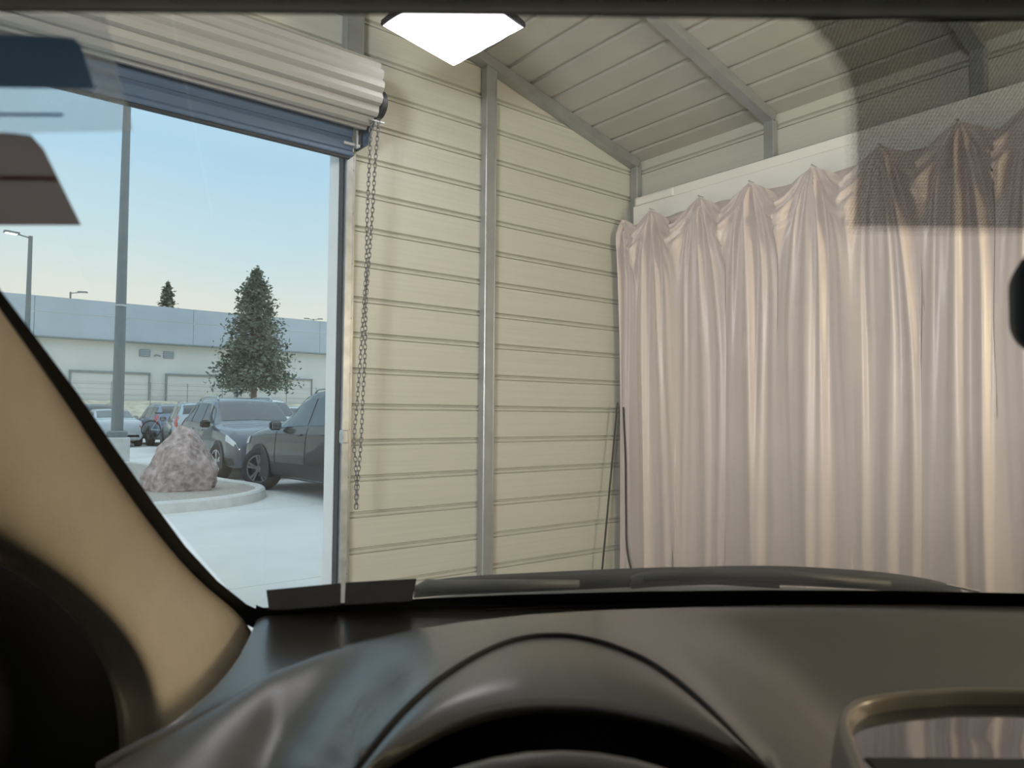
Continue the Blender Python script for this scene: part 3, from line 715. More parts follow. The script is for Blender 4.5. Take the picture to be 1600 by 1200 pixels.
def build_car(name, K, paint, pos, az, label, scale=(1, 1, 1), rim='rim_alloy', steer=0., rails=True, cladding=True, wb=None, grp=None, detail=True):
    root = empty(name, (pos[0], pos[1], 0), -math.radians(az)); tag(root, label, 'car', grp)
    L = K[-1][0]; sx_, sy_, sz_ = scale
    def S(y, v, s=1, off=0.):
        def raw(y, v):
            vv = v if v <= 1 else 2-v
            x, z = car_section(K, y, vv); return Vector((x if v <= 1 else -x, y, z))
        p = raw(y, v)
        if off:
            e = 1e-2; n = (raw(min(y+e, L), v)-raw(max(y-e, 0), v)).cross(raw(y, v+e)-raw(y, v-e))
            if n.length > 1e-9: n.normalize()
            mid = Vector((0, p.y, .8))
            if n.dot(p-mid) < 0: n = -n
            p = p+n*off
        return (p.x*s*sx_, (L/2-p.y)*sy_, p.z*sz_)
    ys_ = []
    for a, b in zip(K, K[1:]):
        m = max(2, int((b[0]-a[0])/.09)); ys_ += [a[0]+(b[0]-a[0])*i/m for i in range(m)]
    ys_.append(L)
    NV = 44; rows = [[S(y, 2*k/NV) for k in range(NV)] for y in ys_]
    b = MB().grid(rows, True); n = len(b.v)
    b.f += [tuple(range(NV)), tuple(n-NV+k for k in range(NV))][0:2]
    body = fixn(b.obj('body', paint, root, smooth=True))
    def patch(nm, m, y0, y1, v0, v1, off=.006, ny_=8, nv_=8, s=1, yb=None, parent=None):
        """y bounds at v0 (y0,y1) and optional at v1 (yb)"""
        yb = yb or (y0, y1); rows = []
        for j in range(nv_+1):
            t = j/nv_; a, c = y0+(yb[0]-y0)*t, y1+(yb[1]-y1)*t
            rows.append([S(a+(c-a)*i/ny_, v0+(v1-v0)*t, s, off) for i in range(ny_+1)])
        return MB().grid(rows).obj(nm, m, parent or root, smooth=True)
    sed = K is SEDAN
    yw0, yw1 = (1.42, 2.08) if not sed else (1.46, 2.28)
    patch('windshield', 'car_window', yw0, yw1, .80, 1.20, ny_=8, nv_=14)
    if sed: patch('rear_window', 'car_window', 3.35, 4.02, .81, 1.19, ny_=8, nv_=14)
    else: patch('rear_window', 'car_window', 4.06, 4.40, .79, 1.21, ny_=8, nv_=14)
    for s in (1, -1):
        if sed: wins = [((1.62, 2.55), (2.02, 2.55)), ((2.62, 3.45), (2.62, 3.30)), ((3.50, 3.78), (3.36, 3.5))]
        else: wins = [((1.50, 2.50), (1.88, 2.50)), ((2.57, 3.40), (2.57, 3.36)), ((3.47, 4.06), (3.44, 3.94))]
        for lo, hi in wins: patch('side_window', 'car_window', lo[0], lo[1], .636, .742, s=s, yb=hi, nv_=5)
        for yy in (1.46, 2.53, 3.42): patch('door_seam', 'seam', yy, yy+.014, .345, .625, s=s, off=.003, ny_=1, nv_=8)
        for yy in ((2.30, 3.15) if not sed else (2.35, 3.2)):
            p = S(yy, .56, s, .012); MB().bev(p[0]-.012, p[0]+.012, p[1]-.09, p[1]+.09, p[2]-.014, p[2]+.014, .006).obj('door_handle', paint, root)
        p = S(1.66 if not sed else 1.72, .62, s, .02); q = (p[0]+s*.10, p[1]+.02, p[2]+.05)
        mm = MB().bev(q[0]-.10, q[0]+.10, q[1]-.05, q[1]+.06, q[2]-.07, q[2]+.08, .035).obj('side_mirror', 'trim_black', root, smooth=True)
        MB().bev(q[0]-.08, q[0]+.08, q[1]-.055, q[1]-.048, q[2]-.05, q[2]+.06, .002).obj('mirror_glass', 'mirror_glass', mm)
        if rails and not sed:
            pts = [S(y, .845, s, .02) for y in (2.2, 2.3, 3.2, 3.8, 3.95)]; pts = [(p_[0], p_[1], p_[2]+(.035 if 0 < i < 4 else 0)) for i, p_ in enumerate(pts)]
            MB().tube(pts, .016, 6).obj('roof_rail', 'galvanised', root, smooth=True)
        # lights
        if not sed:
            patch('headlight', 'head_lens', .03, .40, .50, .60, s=s, off=.008, ny_=5, nv_=3, yb=(.06, .42))
            patch('tail_light', 'tail_red', 4.34, 4.62, .48, .68, s=s, off=.008, ny_=4, nv_=4, yb=(4.20, 4.46))
        else:
            patch('headlight', 'head_lens', .04, .45, .50, .62, s=s, off=.008, ny_=5, nv_=3)
            patch('tail_light', 'tail_red', 4.40, 4.755, .50, .64, s=s, off=.008, ny_=5, nv_=3)
        if cladding: patch('sill_cladding', 'trim_black', .10, L-.12, .24, .345, s=s, off=.006, ny_=30, nv_=3)
    # front and rear faces
    zf = 1.0
    if detail:
        g = MB().bev(-.52*sx_, .52*sx_, (L/2-.045)*sy_, (L/2+.012)*sy_, (.70 if not sed else .56)*sz_-.06, (.70 if not sed else .56)*sz_+.03, .01).obj('grille', 'trim_black', root)
        for k in range(7): MB().bev((-.47+k*.145)*sx_, (-.40+k*.145)*sx_, (L/2+.004)*sy_, (L/2+.02)*sy_, (.70 if not sed else .56)*sz_-.05, (.70 if not sed else .56)*sz_+.02, .004).obj('grille_slot', 'gloss_black', g)
        MB().bev(-.42*sx_, .42*sx_, (L/2-.04)*sy_, (L/2+.02)*sy_, .40*sz_, .50*sz_, .015).obj('lower_intake', 'trim_black', root)
        MB().bev(-.66*sx_, .66*sx_, (L/2-.09)*sy_, (L/2-.01)*sy_, .30*sz_, .37*sz_, .02).obj('front_bumper_trim', 'trim_black', root)
        MB().bev(-.72*sx_, .72*sx_, -(L/2+.0)*sy_, -(L/2-.12)*sy_, .36*sz_, .50*sz_, .03).obj('rear_bumper_trim', 'trim_black', root)
        MB().bev(-.16, .16, -(L/2+.014)*sy_, -(L/2-.06)*sy_, .70*sz_, .84*sz_, .004).obj('licence_plate', 'plate', root)
    # wheels
    wbf, wbr = (.86, 3.60) if not sed else (.88, 3.70)
    R_ = .355*sz_ if not sed else .325*sz_
    for yy, fr_ in ((wbf, 1), (wbr, 0)):
        for s in (1, -1):
            xw = .835*sx_*s; yw = (L/2-yy)*sy_
            ar = MB(); 
            prof = [(R_+.02, -.03), (R_+.075, .105), (R_+.075, .118), (R_+.0, .118), (.02, .10)]
            ar.lathe(prof, lambda a, c, h: (xw+s*h*.98, yw+a, max(R_+c*1.0, .23*sz_)), 32)
            ar.obj('wheel_arch', 'trim_black', root, smooth=False)
            st = steer if fr_ else 0.
            def WF(a, c, h):
                x_, y_ = s*h, a
                return (xw+s*.04+x_*math.cos(st)-y_*math.sin(st), yw+x_*math.sin(st)+y_*math.cos(st), R_+c)
            tp = [(R_*.62, .085), (R_*.70, .105), (R_*.93, .108), (R_*1.0, .085), (R_*1.0, -.10), (R_*.93, -.12), (R_*.62, -.11)]
            t_ = MB().lathe(tp, WF, 32).obj('wheel', 'rubber', root, smooth=True)
            rm = MB(); rm.lathe([(R_*.62, .098), (R_*.70, .098), (R_*.70, .06), (R_*.60, .06)], WF, 32)
            for q in range(5):
                an = q*2*math.pi/5+.3
                for d_ in (-.16, .16):
                    c0 = (R_*.12*math.cos(an), R_*.12*math.sin(an)); c1_ = (R_*.66*math.cos(an+d_), R_*.66*math.sin(an+d_)); px_ = (-math.sin(an)*R_*.055, math.cos(an)*R_*.055)
                    rm.add([WF(c0[0]-px_[0], c0[1]-px_[1], .09), WF(c1_[0]-px_[0], c1_[1]-px_[1], .10), WF(c1_[0]+px_[0], c1_[1]+px_[1], .10), WF(c0[0]+px_[0], c0[1]+px_[1], .09),
                            WF(c0[0]-px_[0], c0[1]-px_[1], .06), WF(c1_[0]-px_[0], c1_[1]-px_[1], .07), WF(c1_[0]+px_[0], c1_[1]+px_[1], .07), WF(c0[0]+px_[0], c0[1]+px_[1], .06)],
                           [(0,1,2,3),(0,4,5,1),(2,6,7,3),(1,5,6,2)])
            rm.lathe([(.004, .10), (R_*.16, .10), (R_*.18, .07)], WF, 16)
            rm.obj('rim', rim, t_)
            MB().lathe([(.004, .035), (R_*.63, .035)], WF, 24).obj('brake_disc', 'trim_black', t_)
    return root
build_car('parked_suv', SUV, 'paint_grey', (5.53, 16.75), 182, 'slate grey suv facing the boulder island beside its kerb', rim='rim_bright', steer=.15)
build_car('parked_suv', SUV, 'paint_black', (5.56, 11.36), -3.5, 'glossy black suv with turned front wheel parked just outside the door', (1.03, 1.04, 1.03), steer=.5)
build_car('parked_sedan', SEDAN, 'paint_silver', (on_y(188, 30.5)-.02, 32.9), 0, 'silver sedan seen from behind beside the lamp post base', cladding=False, rim='rim_bright')
build_car('parked_suv', SUV, 'paint_blue', (7.62, 32.9), -1, 'blue-grey suv with a bicycle behind its tailgate')
build_car('parked_suv', SUV, 'paint_teal', (7.22, 26.87), 8, 'pale teal suv parked behind the slate grey suv')
build_car('parked_suv', SUV, 'paint_white', (7.75, 21.9), 180, 'white suv parked beyond the slate grey and black suvs', (1, 1, 1.05))
build_car('parked_hatchback', SUV, 'paint_silver', (11.6, 28.6), 180, 'pale silver hatchback parked beyond the white suv', (1, .95, .96))
build_car('parked_suv', SUV, 'paint_navy', (5.6, 38.2-.6), 0, 'dark navy suv parked in front of the silver sedan', (1, .95, 1.0))

# bicycle on the rack behind the blue-grey suv
bk = empty('bicycle', (6.98, 30.15, .35)); tag(bk, 'dark bicycle carried upright behind the blue-grey suv', 'bicycle')
for x in (-.50, .50):
    w_ = MB().tube([(x+.33*math.cos(i*math.pi/12), 0, .33+.33*math.sin(i*math.pi/12)) for i in range(24)], .022, 6, True).obj('wheel', 'rubber', bk, smooth=True)
    sp_ = MB()
    for i in range(10): sp_.tube([(x, 0, .33), (x+.32*math.cos(i*.628), 0, .33+.32*math.sin(i*.628))], .004, 4)
    sp_.obj('spokes', 'rim_alloy', w_)
MB().tube([(-.5, 0, .33), (-.12, 0, .30), (.34, 0, .72), (-.22, 0, .78), (-.12, 0, .30)], .02, 6).obj('frame', 'paint_teal', bk)
MB().tube([(-.5, 0, .33), (-.22, 0, .78), (-.25, 0, .93)], .016, 6).obj('seat_tube', 'paint_teal', bk)
MB().tube([(.5, 0, .33), (.34, 0, .72), (.31, 0, .98)], .018, 6).obj('fork', 'trim_black', bk)
MB().tube([(.31, -.28, .99), (.31, .0, 1.0), (.31, .28, .99)], .014, 6).obj('handlebar', 'trim_black', bk)
MB().bev(-.38, -.12, -.07, .07, .93, .98, .02).obj('saddle', 'trim_black', bk)
MB().tube([(-.3, 0, 0.0), (-.3, .0, -.02), (0, .12, -.02), (0, .46, .12)], .022, 6).obj('rack_arm', 'trim_black', bk)

# ---------------------------------------------------------------- the car we sit in (car frame: right, forward, up from the ground)
vc = empty('car_cabin', (0, 0, 0), -YAW); tag(vc, 'car with beige pillar trim and grey dashboard, seen from its driver seat', 'car')
CR = .40                                      # car centre line
def Fb(R): return 1.05+.07*(1-((R-CR)/.76)**2)
def GZ(R, F): return EYE-.283+(Fb(R)-F)*.669
def on_glass(px, py, off=0.):
    r, _, u = rayc(px, py); lo, hi = .05, 2.0
    for _i in range(50):
        m = (lo+hi)/2
        if u*m+.283-.669*(Fb(r*m)-m) > 0: hi = m
        else: lo = m
    m += off
    return (r*m, m, EYE+u*m)
def at_z(px, py, z):
    r, _, u = rayc(px, py); m = z/u
    return (r*m, m, EYE+z)
def at_f(px, py, F):
    r, _, u = rayc(px, py); return (r*F, F, EYE+u*F)
# windscreen
rows = []
for j in range(13):
    rows.append([(R, Fb(R)+.02-.80*j/12, GZ(R, Fb(R)+.02-.80*j/12)) for R in [-.375+1.55*i/24 for i in range(25)]])
ws = MB().grid(rows).obj('windshield', 'windshield_glass', vc, smooth=True); tag(ws, 'slightly dusty clear windshield')
def glass_strip(nm, m, pix_rows, off, parent=ws, smooth=True, thick=.0006, sub=6):
    rows = []
    for a, b in zip(pix_rows[0], pix_rows[1]):
        rows.append([on_glass(a[0]+(b[0]-a[0])*i/sub, a[1]+(b[1]-a[1])*i/sub, off) for i in range(sub+1)])
    ob = MB().grid(rows).obj(nm, m, parent, smooth=smooth)
    return ob
# black ceramic borders
low_hi = [(400, 945), (412, 950), (450, 949), (520, 943), (640, 936), (800, 929), (1000, 924), (1200, 922), (1400, 923), (1600, 927), (1800, 933), (2100, 945)]
low_lo = [(400, 985), (412, 985), (450, 985), (520, 980), (640, 975), (800, 970), (1000, 966), (1200, 964), (1400, 965), (1600, 968), (1800, 972), (2100, 982)]
glass_strip('lower_black_border', 'seal_black', (low_hi, low_lo), -.004)
glass_strip('upper_black_border', 'seal_black', ([(-500, 16), (0, 19), (800, 25), (1600, 34), (2100, 38)], [(-500, -80), (0, -75), (800, -70), (1600, -60), (2100, -55)]), -.003)
seal_r = [(-260, 110), (-120, 300), (0, 452), (60, 532), (120, 612), (180, 700), (240, 786), (290, 854), (340, 908), (385, 944), (414, 958)]
seal_l = [(-300, 170), (-160, 350), (-20, 490), (38, 560), (98, 642), (158, 735), (218, 822), (270, 888), (322, 938), (372, 970), (404, 985)]
glass_strip('side_seal', 'seal_black', (seal_r, seal_l), -.006)
# dotted shade patch around the mirror mount
SHL = [(1255, 22), (1300, 70), (1325, 110), (1338, 160), (1340, 260), (1336, 330), (1332, 352)]
SHR = [(2100, 30), (2060, 80), (2040, 120), (2020, 170), (2000, 260), (1990, 330), (1985, 362)]
glass_strip('dot_shade', 'frit_dots', (SHL, SHR), -.002, sub=16)
for k_, m_ in ((0, 'frit_dots_mid'), (1, 'frit_dots_fine')):     # the dots shrink towards the edge of the patch
    glass_strip('dot_shade', m_, ([(x-9*(k_+1), y+2*k_) for x, y in SHL], [(x-9*k_, y) for x, y in SHL]), -.002, sub=2)
    glass_strip('dot_shade', m_, ([(1332+652*i/8-6, 352+10*i/8+7*k_) for i in range(9)], [(1332+652*i/8-6, 352+10*i/8+7*(k_+1)) for i in range(9)]), -.002, sub=2)
# stickers upper left
def sticker(nm, m, quad, off, lab=None, parent=ws, n=6, rnd=0.):
    a, b, c, d = quad; rows = []
    for j in range(n+1):
        v = j/n; row = []
        l = (a[0]+(d[0]-a[0])*v, a[1]+(d[1]-a[1])*v); r = (b[0]+(c[0]-b[0])*v, b[1]+(c[1]-b[1])*v)
        for i in range(n+1):
            u = i/n; x, y = l[0]+(r[0]-l[0])*u, l[1]+(r[1]-l[1])*u
            if rnd and i == n and j == 0: x -= rnd; y += rnd*.35
            row.append(on_glass(x, y, off))
        rows.append(row)
    ob = MB().grid(rows).obj(nm, m, parent, smooth=True)
    if lab: ob['label'] = lab
    return ob
sticker('sticker_film', 'sticker_film', [(-260, 20), (165, 24), (208, 205), (-260, 215)], -.004, 'translucent film sheet around the upper stickers')
sticker('upper_sticker', 'sticker_navy', [(-240, 52), (122, 56), (148, 139), (-240, 134)], -.008, 'dark navy sticker at the top of the windshield', rnd=8)
sticker('line_sticker', 'sticker_blue', [(-240, 175), (98, 177), (100, 182), (-240, 180)], -.008, 'thin blue line between two stickers', n=2)
low = sticker('lower_sticker', 'sticker_brown', [(-240, 202), (56, 208), (127, 352), (-240, 352)], -.008, 'brownish grey sticker below the blue line', rnd=8)
sticker('print_stripe', 'sticker_red', [(-240, 272), (88, 275), (91, 283), (-240, 281)], -.0095, 'dull red printed stripe', parent=ws, n=2)
# dark stickers lower left
sticker('lower_sticker', 'sticker_dark', [(416, 922), (533, 911), (532, 952), (421, 960)], -.012, 'dark rectangular sticker at the lower corner of the windshield')
sticker('lower_sticker', 'sticker_dark', [(540, 910), (651, 904), (643, 945), (538, 950)], -.012, 'dark rectangular sticker beside the wiper tip')

# left pillar trim
def station(A, B, L, dB, dL, Aoff=-.012):
    a = Vector(on_glass(*A, Aoff)); b = Vector(at_f(*B, dB)); l = Vector(at_f(*L, dL))
    m1 = a.lerp(b, .35)+Vector((.008, -.012, .004)); m2 = a.lerp(b, .72)+Vector((.010, -.014, .004))
    c = b.lerp(l, .45)+Vector((-.012, .030, -.006)); l2 = l+Vector((-.02, .03, -.004)); l3 = l+Vector((-.06, .12, -.01))
    return [tuple(p) for p in (a, m1, m2, b, c, l, l2, l3)]
stn = [station((-330, 30), (-640, 470), (-760, 520), .26, .27), station((-180, 245), (-360, 610), (-430, 680), .34, .35), station((0, 480), (-160, 735), (-215, 790), .43, .44), station((110, 640), (-25, 820), (-75, 850), .51, .52),
       station((230, 818), (98, 905), (45, 905), .62, .63), station((320, 922), (188, 982), (128, 976), .69, .70), station((404, 975), (238, 1062), (170, 1055), .72, .73)]
a = Vector(stn[-1][0])
for k, (A, B, L) in enumerate((((452, 1040), (258, 1150), (190, 1135)), ((470, 1120), (262, 1260), (190, 1240)))):
    aa = a+Vector((.012, -.01, -.10*(k+1))); b = Vector(at_f(*B, .71)); l = Vector(at_f(*L, .72))
    m1 = aa.lerp(b, .35)+Vector((.008, -.012, .004)); m2 = aa.lerp(b, .72)+Vector((.010, -.014, .004))
    c = b.lerp(l, .45)+Vector((-.012, .030, -.006))
    stn.append([tuple(p) for p in (aa, m1, m2, b, c, l, l+Vector((-.02, .03, -.004)), l+Vector((-.06, .12, -.01)))])
pil = mod_smooth(MB().grid(stn).obj('pillar_trim', 'beige_trim', vc, smooth=True), 2); tag(pil, 'beige moulded trim of the windshield pillar')

# dashboard
ridge = [(100, 1262), (150, 1215), (200, 1180), (265, 1147), (330, 1110), (380, 1079), (430, 1048), (500, 1021), (560, 1003), (640, 985), (720, 972), (830, 960), (950, 953), (1100, 948), (1250, 945), (1450, 945), (1700, 949), (2000, 962), (2200, 975)]
back = [(150, 1192), (200, 1165), (270, 1130), (330, 1081), (368, 1037), (390, 995), (402, 968), (415, 962), (440, 961), (500, 957), (600, 952), (800, 945), (1000, 939), (1200, 936), (1400, 936), (1600, 940), (1900, 952), (2200, 970)]
arch = [(540, 1225), (560, 1198), (590, 1157), (620, 1121), (650, 1091), (680, 1065), (710, 1044), (740, 1026), (770, 1011), (800, 1000), (830, 994), (860, 992), (890, 993), (920, 998), (950, 1006), (980, 1017), (1010, 1031), (1040, 1050), (1070, 1073), (1100, 1100), (1130, 1130), (1160, 1162), (1190, 1195), (1215, 1225)]
lip = [(560, 1225), (590, 1193), (620, 1173), (650, 1155), (680, 1139), (710, 1126), (740, 1116), (770, 1108), (800, 1103), (830, 1100), (860, 1099), (890, 1100), (920, 1101), (950, 1104), (980, 1109), (1010, 1115), (1040, 1123), (1070, 1133), (1100, 1145), (1130, 1159), (1160, 1176), (1185, 1193), (1205, 1212), (1215, 1225)]
archd = spline(arch, 120)
def arch_z(y): return -.266+.036*max(0, min(1, (1215-y)/215))**.8
cols = [100+14*i for i in range(151)]
rows = [[] for _ in range(30)]
for x in cols:
    yr = interp(ridge, x); inside_ = 548 < x < 1207
    yb_ = interp(arch, x) if inside_ else 1275
    if x in (0,): pass
    for j in range(28):
        t = (j/27)**1.25; y = yr+(yb_-yr)*t
        d, yn = min((math.hypot(x-p[0], y-p[1]), p[1]) for p in archd)
        u_ = rayc(x, y)[2]; ur_ = rayc(x, yr)[2]
        drop = max(0, .272/-ur_-.272/-u_)
        base = -.268-.19*drop*drop/(drop+.07)
        w_ = math.exp(-(d/82)**2)
        z = base*(1-w_)+(arch_z(yn)-.001)*w_
        p = at_z(x, y, z)
        if j == 0:
            b0 = at_z(x, yr, -.283); rows[0].append((b0[0], b0[1], b0[2]-.006))
        rows[j+1].append(p)
    q = rows[28][-1]
    rows[29].append((q[0], q[1]-.004, q[2]-.03) if inside_ else (q[0], q[1]-.03, q[2]-.12))
pad = MB().grid(rows).obj('dashboard_pad', 'dash_plastic', vc, smooth=True); tag(pad, 'grey grained dashboard top')
rows = [[] for _ in range(9)]
for x in [150+14*i for i in range(148)]:
    yt, yb_ = interp(back, x), interp(ridge, x)+14
    if yb_ < yt+4: yb_ = yt+4
    for j in range(9):
        t = j/8; rows[j].append(at_z(x, yt+(yb_-yt)*t, -.285-.002*math.sin(t*math.pi)))
sh = MB().grid(rows).obj('defroster_shelf', 'dash_shelf', vc, smooth=True); tag(sh, 'smooth grey shelf between dashboard and glass')
p_ = [at_z(x, interp(back, x)+6, -.2845) for x in range(760, 1500, 20)]
MB().tube(p_, .0016, 4).obj('defroster_slot', 'seam', sh)
# instrument hood
N = 61
ao = spline(arch, N); li = spline(lip, N)
rows = []
for j in range(11):
    t = j/10; row = []
    for i in range(N):
        x, y = ao[i][0]+(li[i][0]-ao[i][0])*t, ao[i][1]+(li[i][1]-ao[i][1])*t
        z0 = arch_z(ao[i][1])-.001; z1 = -.262+.022*max(0, min(1, (1215-li[i][1])/115))
        crease = 0
        row.append(at_z(x, y, z0+(z1-z0)*t+.0035*math.sin(t*math.pi)+crease))
    rows.append(row)
lastr = rows[-1]
rows.append([(p[0], p[1]-.003, p[2]-.004) for p in lastr]); rows.append([(p[0], p[1]+.002, p[2]-.010) for p in lastr])
hd = MB().grid(rows).obj('instrument_hood', 'hood_plastic', vc, smooth=True); tag(hd, 'arched grey hood over the instruments')
MB().tube([at_z(x, y, arch_z(y)+.0005) for x, y in ao], .0024, 6).obj('hood_seam', 'seam', hd, smooth=True)
rows2 = [rows[-1], [(p[0]*.98+.0007, p[1]+.06, p[2]-.025) for p in lastr], [(p[0]*.95+.0015, max(p[1], .60)+.10, p[2]-.07) for p in lastr], [(p[0]*.95+.0015, .76, EYE-.50) for p in lastr]]
MB().grid(rows2).obj('instrument_recess', 'cabin_black', vc, smooth=True)
ic = MB().bev(-.12, .19, .735, .75, EYE-.44, EYE-.30, .006).obj('instrument_cluster', 'cabin_black', vc)
for gx in (-.045, .105): MB().lathe([(.05, -.004), (.056, -.008), (.062, -.004), (.062, 0)], lambda a, b, h: (gx+a, .735+h, EYE-.37+b), 28).obj('gauge_ring', 'gloss_black', ic)
# steering wheel
tilt = math.radians(24); sc = Vector((.030, .335, EYE-.373))
def SW(a, b, h): return tuple(sc+Vector((a, b*math.sin(tilt)+h*math.cos(tilt), b*math.cos(tilt)-h*math.sin(tilt))))
st = MB().tube([SW(.187*math.cos(i*math.pi/32), .187*math.sin(i*math.pi/32), 0) for i in range(64)], .0145, 12, True).obj('steering_wheel', 'dash_plastic', vc, smooth=True); st['label'] = 'dark grey steering wheel rim'
MB().lathe([(.001, -.03), (.05, -.03), (.065, -.015), (.065, .03), (.001, .03)], SW, 24).obj('airbag_cover', 'dash_plastic', st, smooth=True)
for an in (0, math.pi, -math.pi/2):
    MB().tube([SW(.055*math.cos(an), .055*math.sin(an), .005), SW(.18*math.cos(an), .18*math.sin(an), 0)], .014, 8).obj('spoke', 'dash_plastic', st)
# centre display pod
half_px = [(1352, 1232), (1343, 1200), (1330, 1165), (1320, 1135), (1320, 1116), (1330, 1102), (1352, 1091), (1400, 1083), (1450, 1079), (1500, 1076)]
hp = [at_z(x, y, -.243) for x, y in half_px]; cpod = .43
hp = [(p[0]-.0, p[1], p[2]) for p in hp]
loop = spline(hp+[(2*cpod-p[0], p[1], p[2]) for p in hp[::-1]], 70)
rings = []
for d, dz in ((.012, -.05), (.008, -.022), (.005, -.006), (.002, .0), (-.002, .001), (-.004, -.003), (-.006, -.012)):
    row = []
    for i, p in enumerate(loop):
        a, b = loop[max(i-1, 0)], loop[min(i+1, len(loop)-1)]; tx, ty = b[0]-a[0], b[1]-a[1]; l = math.hypot(tx, ty) or 1
        row.append((p[0]-ty/l*d, p[1]+tx/l*d, p[2]+dz))
    rings.append(row)
pod = MB().grid(rings).obj('display_pod', 'bezel', vc, smooth=True); tag(pod, 'raised rounded bezel in the dashboard centre')
inner = rings[-1]; near = [p for p in inner if p[1] > .575]
ctr = (cpod, .56, EYE-.258)
MB().add(inner+[(inner[0][0], .44, inner[0][2]-.004), (inner[-1][0], .44, inner[0][2]-.004), ctr], [(i, i+1, len(inner)+2) for i in range(len(inner)-1)]+[(len(inner)-1, len(inner)+1, len(inner)+2), (len(inner)+1, len(inner), len(inner)+2), (len(inner), 0, len(inner)+2)]).obj('glossy_panel', 'gloss_black', pod)
scr = MB().bev(cpod-.166, cpod+.166, .46, .555, EYE-.262, EYE-.2535, .002).obj('screen', 'cabin_black', pod)

# rear-view mirror
mr_ = empty('rear_view_mirror', (.428, .425, EYE+.070)); mr_.parent = vc; tag(mr_, 'black rear-view mirror hung from the windshield')
def rr_loop(w, h, r, n=8):
    pts = []
    for cx2, cy2, a0 in ((w-r, h-r, 0), (-w+r, h-r, 90), (-w+r, -h+r, 180), (w-r, -h+r, 270)):
        for i in range(n+1):
            a = math.radians(a0+90*i/n); pts.append((cx2+r*math.cos(a), cy2+r*math.sin(a)))
    return pts
rg = []
for w, h, r, y in ((.119, .030, .018, -.004), (.124, .034, .021, 0), (.126, .035, .022, .008), (.118, .030, .020, .026), (.07, .018, .015, .036)):
    rg.append([(a, y, b) for a, b in rr_loop(w, h, r)])
mb = MB().grid(rg, True); n0 = len(rg[0]); mb.f.append(tuple(range(4*n0, 5*n0)))
mb.obj('mirror_housing', 'cabin_black', mr_, smooth=True)
mb = MB(); lp = rr_loop(.1185, .0295, .0175); mb.v = [(a, -.0035, b) for a, b in lp]; mb.f = [tuple(range(len(lp)))]; mb.obj('mirror_face', 'mirror_glass', mr_)
mp_ = GZ(.412, .46)-EYE-.070
MB().tube([(0, .03, 0), (0, .05, .03), (0, .035, mp_-.004)], .010, 8).obj('mirror_stalk', 'cabin_black', mr_, smooth=True)

# header trim and headliner
hrows = []
for F, z in ((.345, .205), (.325, .186), (.312, .1765), (.300, .1755), (.27, .182), (.20, .20), (.05, .225), (-.3, .245), (-1.2, .23), (-1.9, .16)):
    hrows.append([(R, F, EYE+z-.012*((R-CR)/.8)**2*0) for R in [-.50+1.80*i/20 for i in range(21)]])
hl = MB().grid(hrows).obj('headliner', 'headliner', vc, smooth=True); tag(hl, 'grey fabric headliner edge above the windshield')
rrows = []
for F, z in ((.36, .235), (.20, .265), (-.3, .30), (-1.3, .29), (-2.0, .20), (-2.5, -.25)):
    rrows.append([(R, F, EYE+z-.05*abs((R-CR)/.92)**3) for R in [-.52+1.84*i/20 for i in range(21)]])
MB().grid(rrows).obj('roof', 'cowl', vc, smooth=True)
# doors, floor pan, rear
for s, R in ((-1, -.50), (1, 1.30)):
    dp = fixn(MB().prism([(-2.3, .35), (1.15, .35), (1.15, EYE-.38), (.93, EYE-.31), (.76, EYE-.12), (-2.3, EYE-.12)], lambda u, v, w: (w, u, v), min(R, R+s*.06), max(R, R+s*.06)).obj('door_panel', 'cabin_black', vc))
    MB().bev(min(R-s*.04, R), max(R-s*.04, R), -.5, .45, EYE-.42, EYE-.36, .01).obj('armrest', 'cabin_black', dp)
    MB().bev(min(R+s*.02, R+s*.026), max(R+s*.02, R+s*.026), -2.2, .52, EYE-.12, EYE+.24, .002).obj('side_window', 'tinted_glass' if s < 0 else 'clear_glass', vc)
MB().bev(-.5, 1.3, -2.3, 1.2, .28, .34, .01).obj('floor_pan', 'cabin_black', vc)
MB().bev(-.5, 1.3, -2.42, -2.32, .3, EYE+.2, .02).obj('rear_hatch', 'cabin_black', vc)
MB().bev(-.5, 1.3, .78, 1.18, .34, EYE-.42, .03).obj('dashboard_base', 'cabin_black', vc)
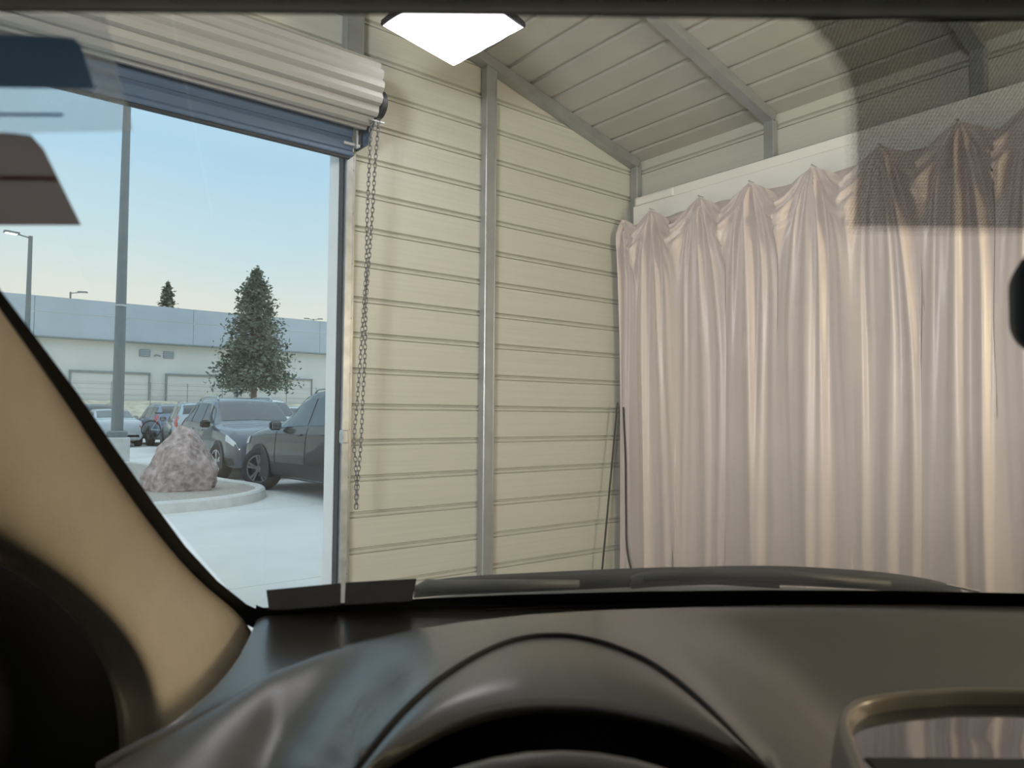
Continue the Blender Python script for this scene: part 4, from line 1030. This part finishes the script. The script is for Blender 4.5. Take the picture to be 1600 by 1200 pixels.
# cowl, hood, wipers, wheels
cw_rows = []
for F, z in ((1.13, -.292), (1.20, -.305), (1.30, -.318), (1.36, -.332)):
    cw_rows.append([(R, F-.06*((R-CR)/.8)**2, EYE+z-.010*((R-CR)/.8)**2) for R in [-.46+1.72*i/30 for i in range(31)]])
MB().grid(cw_rows).obj('cowl_panel', 'cowl', vc, smooth=True)
hrow = []
for F, z in ((1.36, -.345), (1.365, -.332), (1.42, -.328), (1.7, -.405), (2.0, -.49), (2.2, -.58), (2.25, -.68), (2.27, -.95)):
    hrow.append([(R, F-.07*((R-CR)/.8)**2, EYE+z-.045*abs((R-CR)/.8)**2.4) for R in [CR-.80+1.60*i/30 for i in range(31)]])
MB().grid(hrow).obj('hood', 'cowl', vc, smooth=True)
for s, R in ((-1, -.50), (1, 1.30)):
    fd = []
    for v in (0, .4, .8, .95, 1):
        fd.append([(R+s*.05*(1-v**6), F, .32+(zt-.32)*v) for F, zt in ((1.2, EYE-.41), (1.5, EYE-.46), (1.9, EYE-.56), (2.2, EYE-.68))])
    MB().grid(fd).obj('fender', 'cowl', vc, smooth=True)
def blade(pts, nm='wiper', up=.018):
    P = spline(pts, 24); W_ = []
    for i, p in enumerate(P):
        h = up*(.35+.65*math.sin(math.pi*i/23)**.5)
        W_.append([(p[0], p[1]+.006, p[2]-.012), (p[0], p[1]-.010, p[2]-.010), (p[0], p[1]-.006, p[2]+h*.6), (p[0], p[1]+.004, p[2]+h)])
    ob = MB().grid(W_, True).obj(nm, 'wiper_black', vc, smooth=True); fixn(ob)
    return P, ob
P1, w1 = blade([at_f(648, 922, 1.16), at_f(720, 917, 1.17), at_f(850, 912, 1.19), at_f(980, 906, 1.20), at_f(1100, 902, 1.20), at_f(1215, 908, 1.20)])
P2, w2 = blade([at_f(985, 908, 1.17), at_f(1060, 903, 1.17), at_f(1200, 902, 1.18), at_f(1330, 908, 1.18), at_f(1420, 915, 1.18), at_f(1500, 926, 1.17)])
MB().tube([at_f(655, 918, 1.155), at_f(668, 914, 1.155), at_f(690, 915, 1.155), at_f(780, 913, 1.16), at_f(905, 912, 1.165)], [.006, .010, .009, .008, .006], 8).obj('wiper_arm', 'cowl', w1, smooth=True)
MB().tube([at_f(1005, 903, 1.16), at_f(1100, 896, 1.165), at_f(1230, 899, 1.17), at_f(1390, 913, 1.17)], [.006, .009, .008, .006], 8).obj('wiper_arm', 'wiper_black', w2, smooth=True)
MB().tube([at_f(1478, 914, 1.15), at_f(1530, 925, 1.14)], .0022, 6).obj('washer_nozzle', 'chrome', vc)
for R in (-.36, 1.16):
    for F in (1.55, -1.2):
        wl_ = MB().lathe([(.21, .09), (.25, .105), (.31, .10), (.33, .07), (.33, -.08), (.31, -.11), (.21, -.10)], lambda a, b, h: (R+(h if R > 0 else -h), F+a, .33+b), 28).obj('wheel', 'rubber', vc, smooth=True)
        MB().lathe([(.005, .06), (.10, .07), (.21, .085)], lambda a, b, h: (R+(h if R > 0 else -h), F+a, .33+b), 28).obj('rim', 'rim_alloy', wl_, smooth=True)
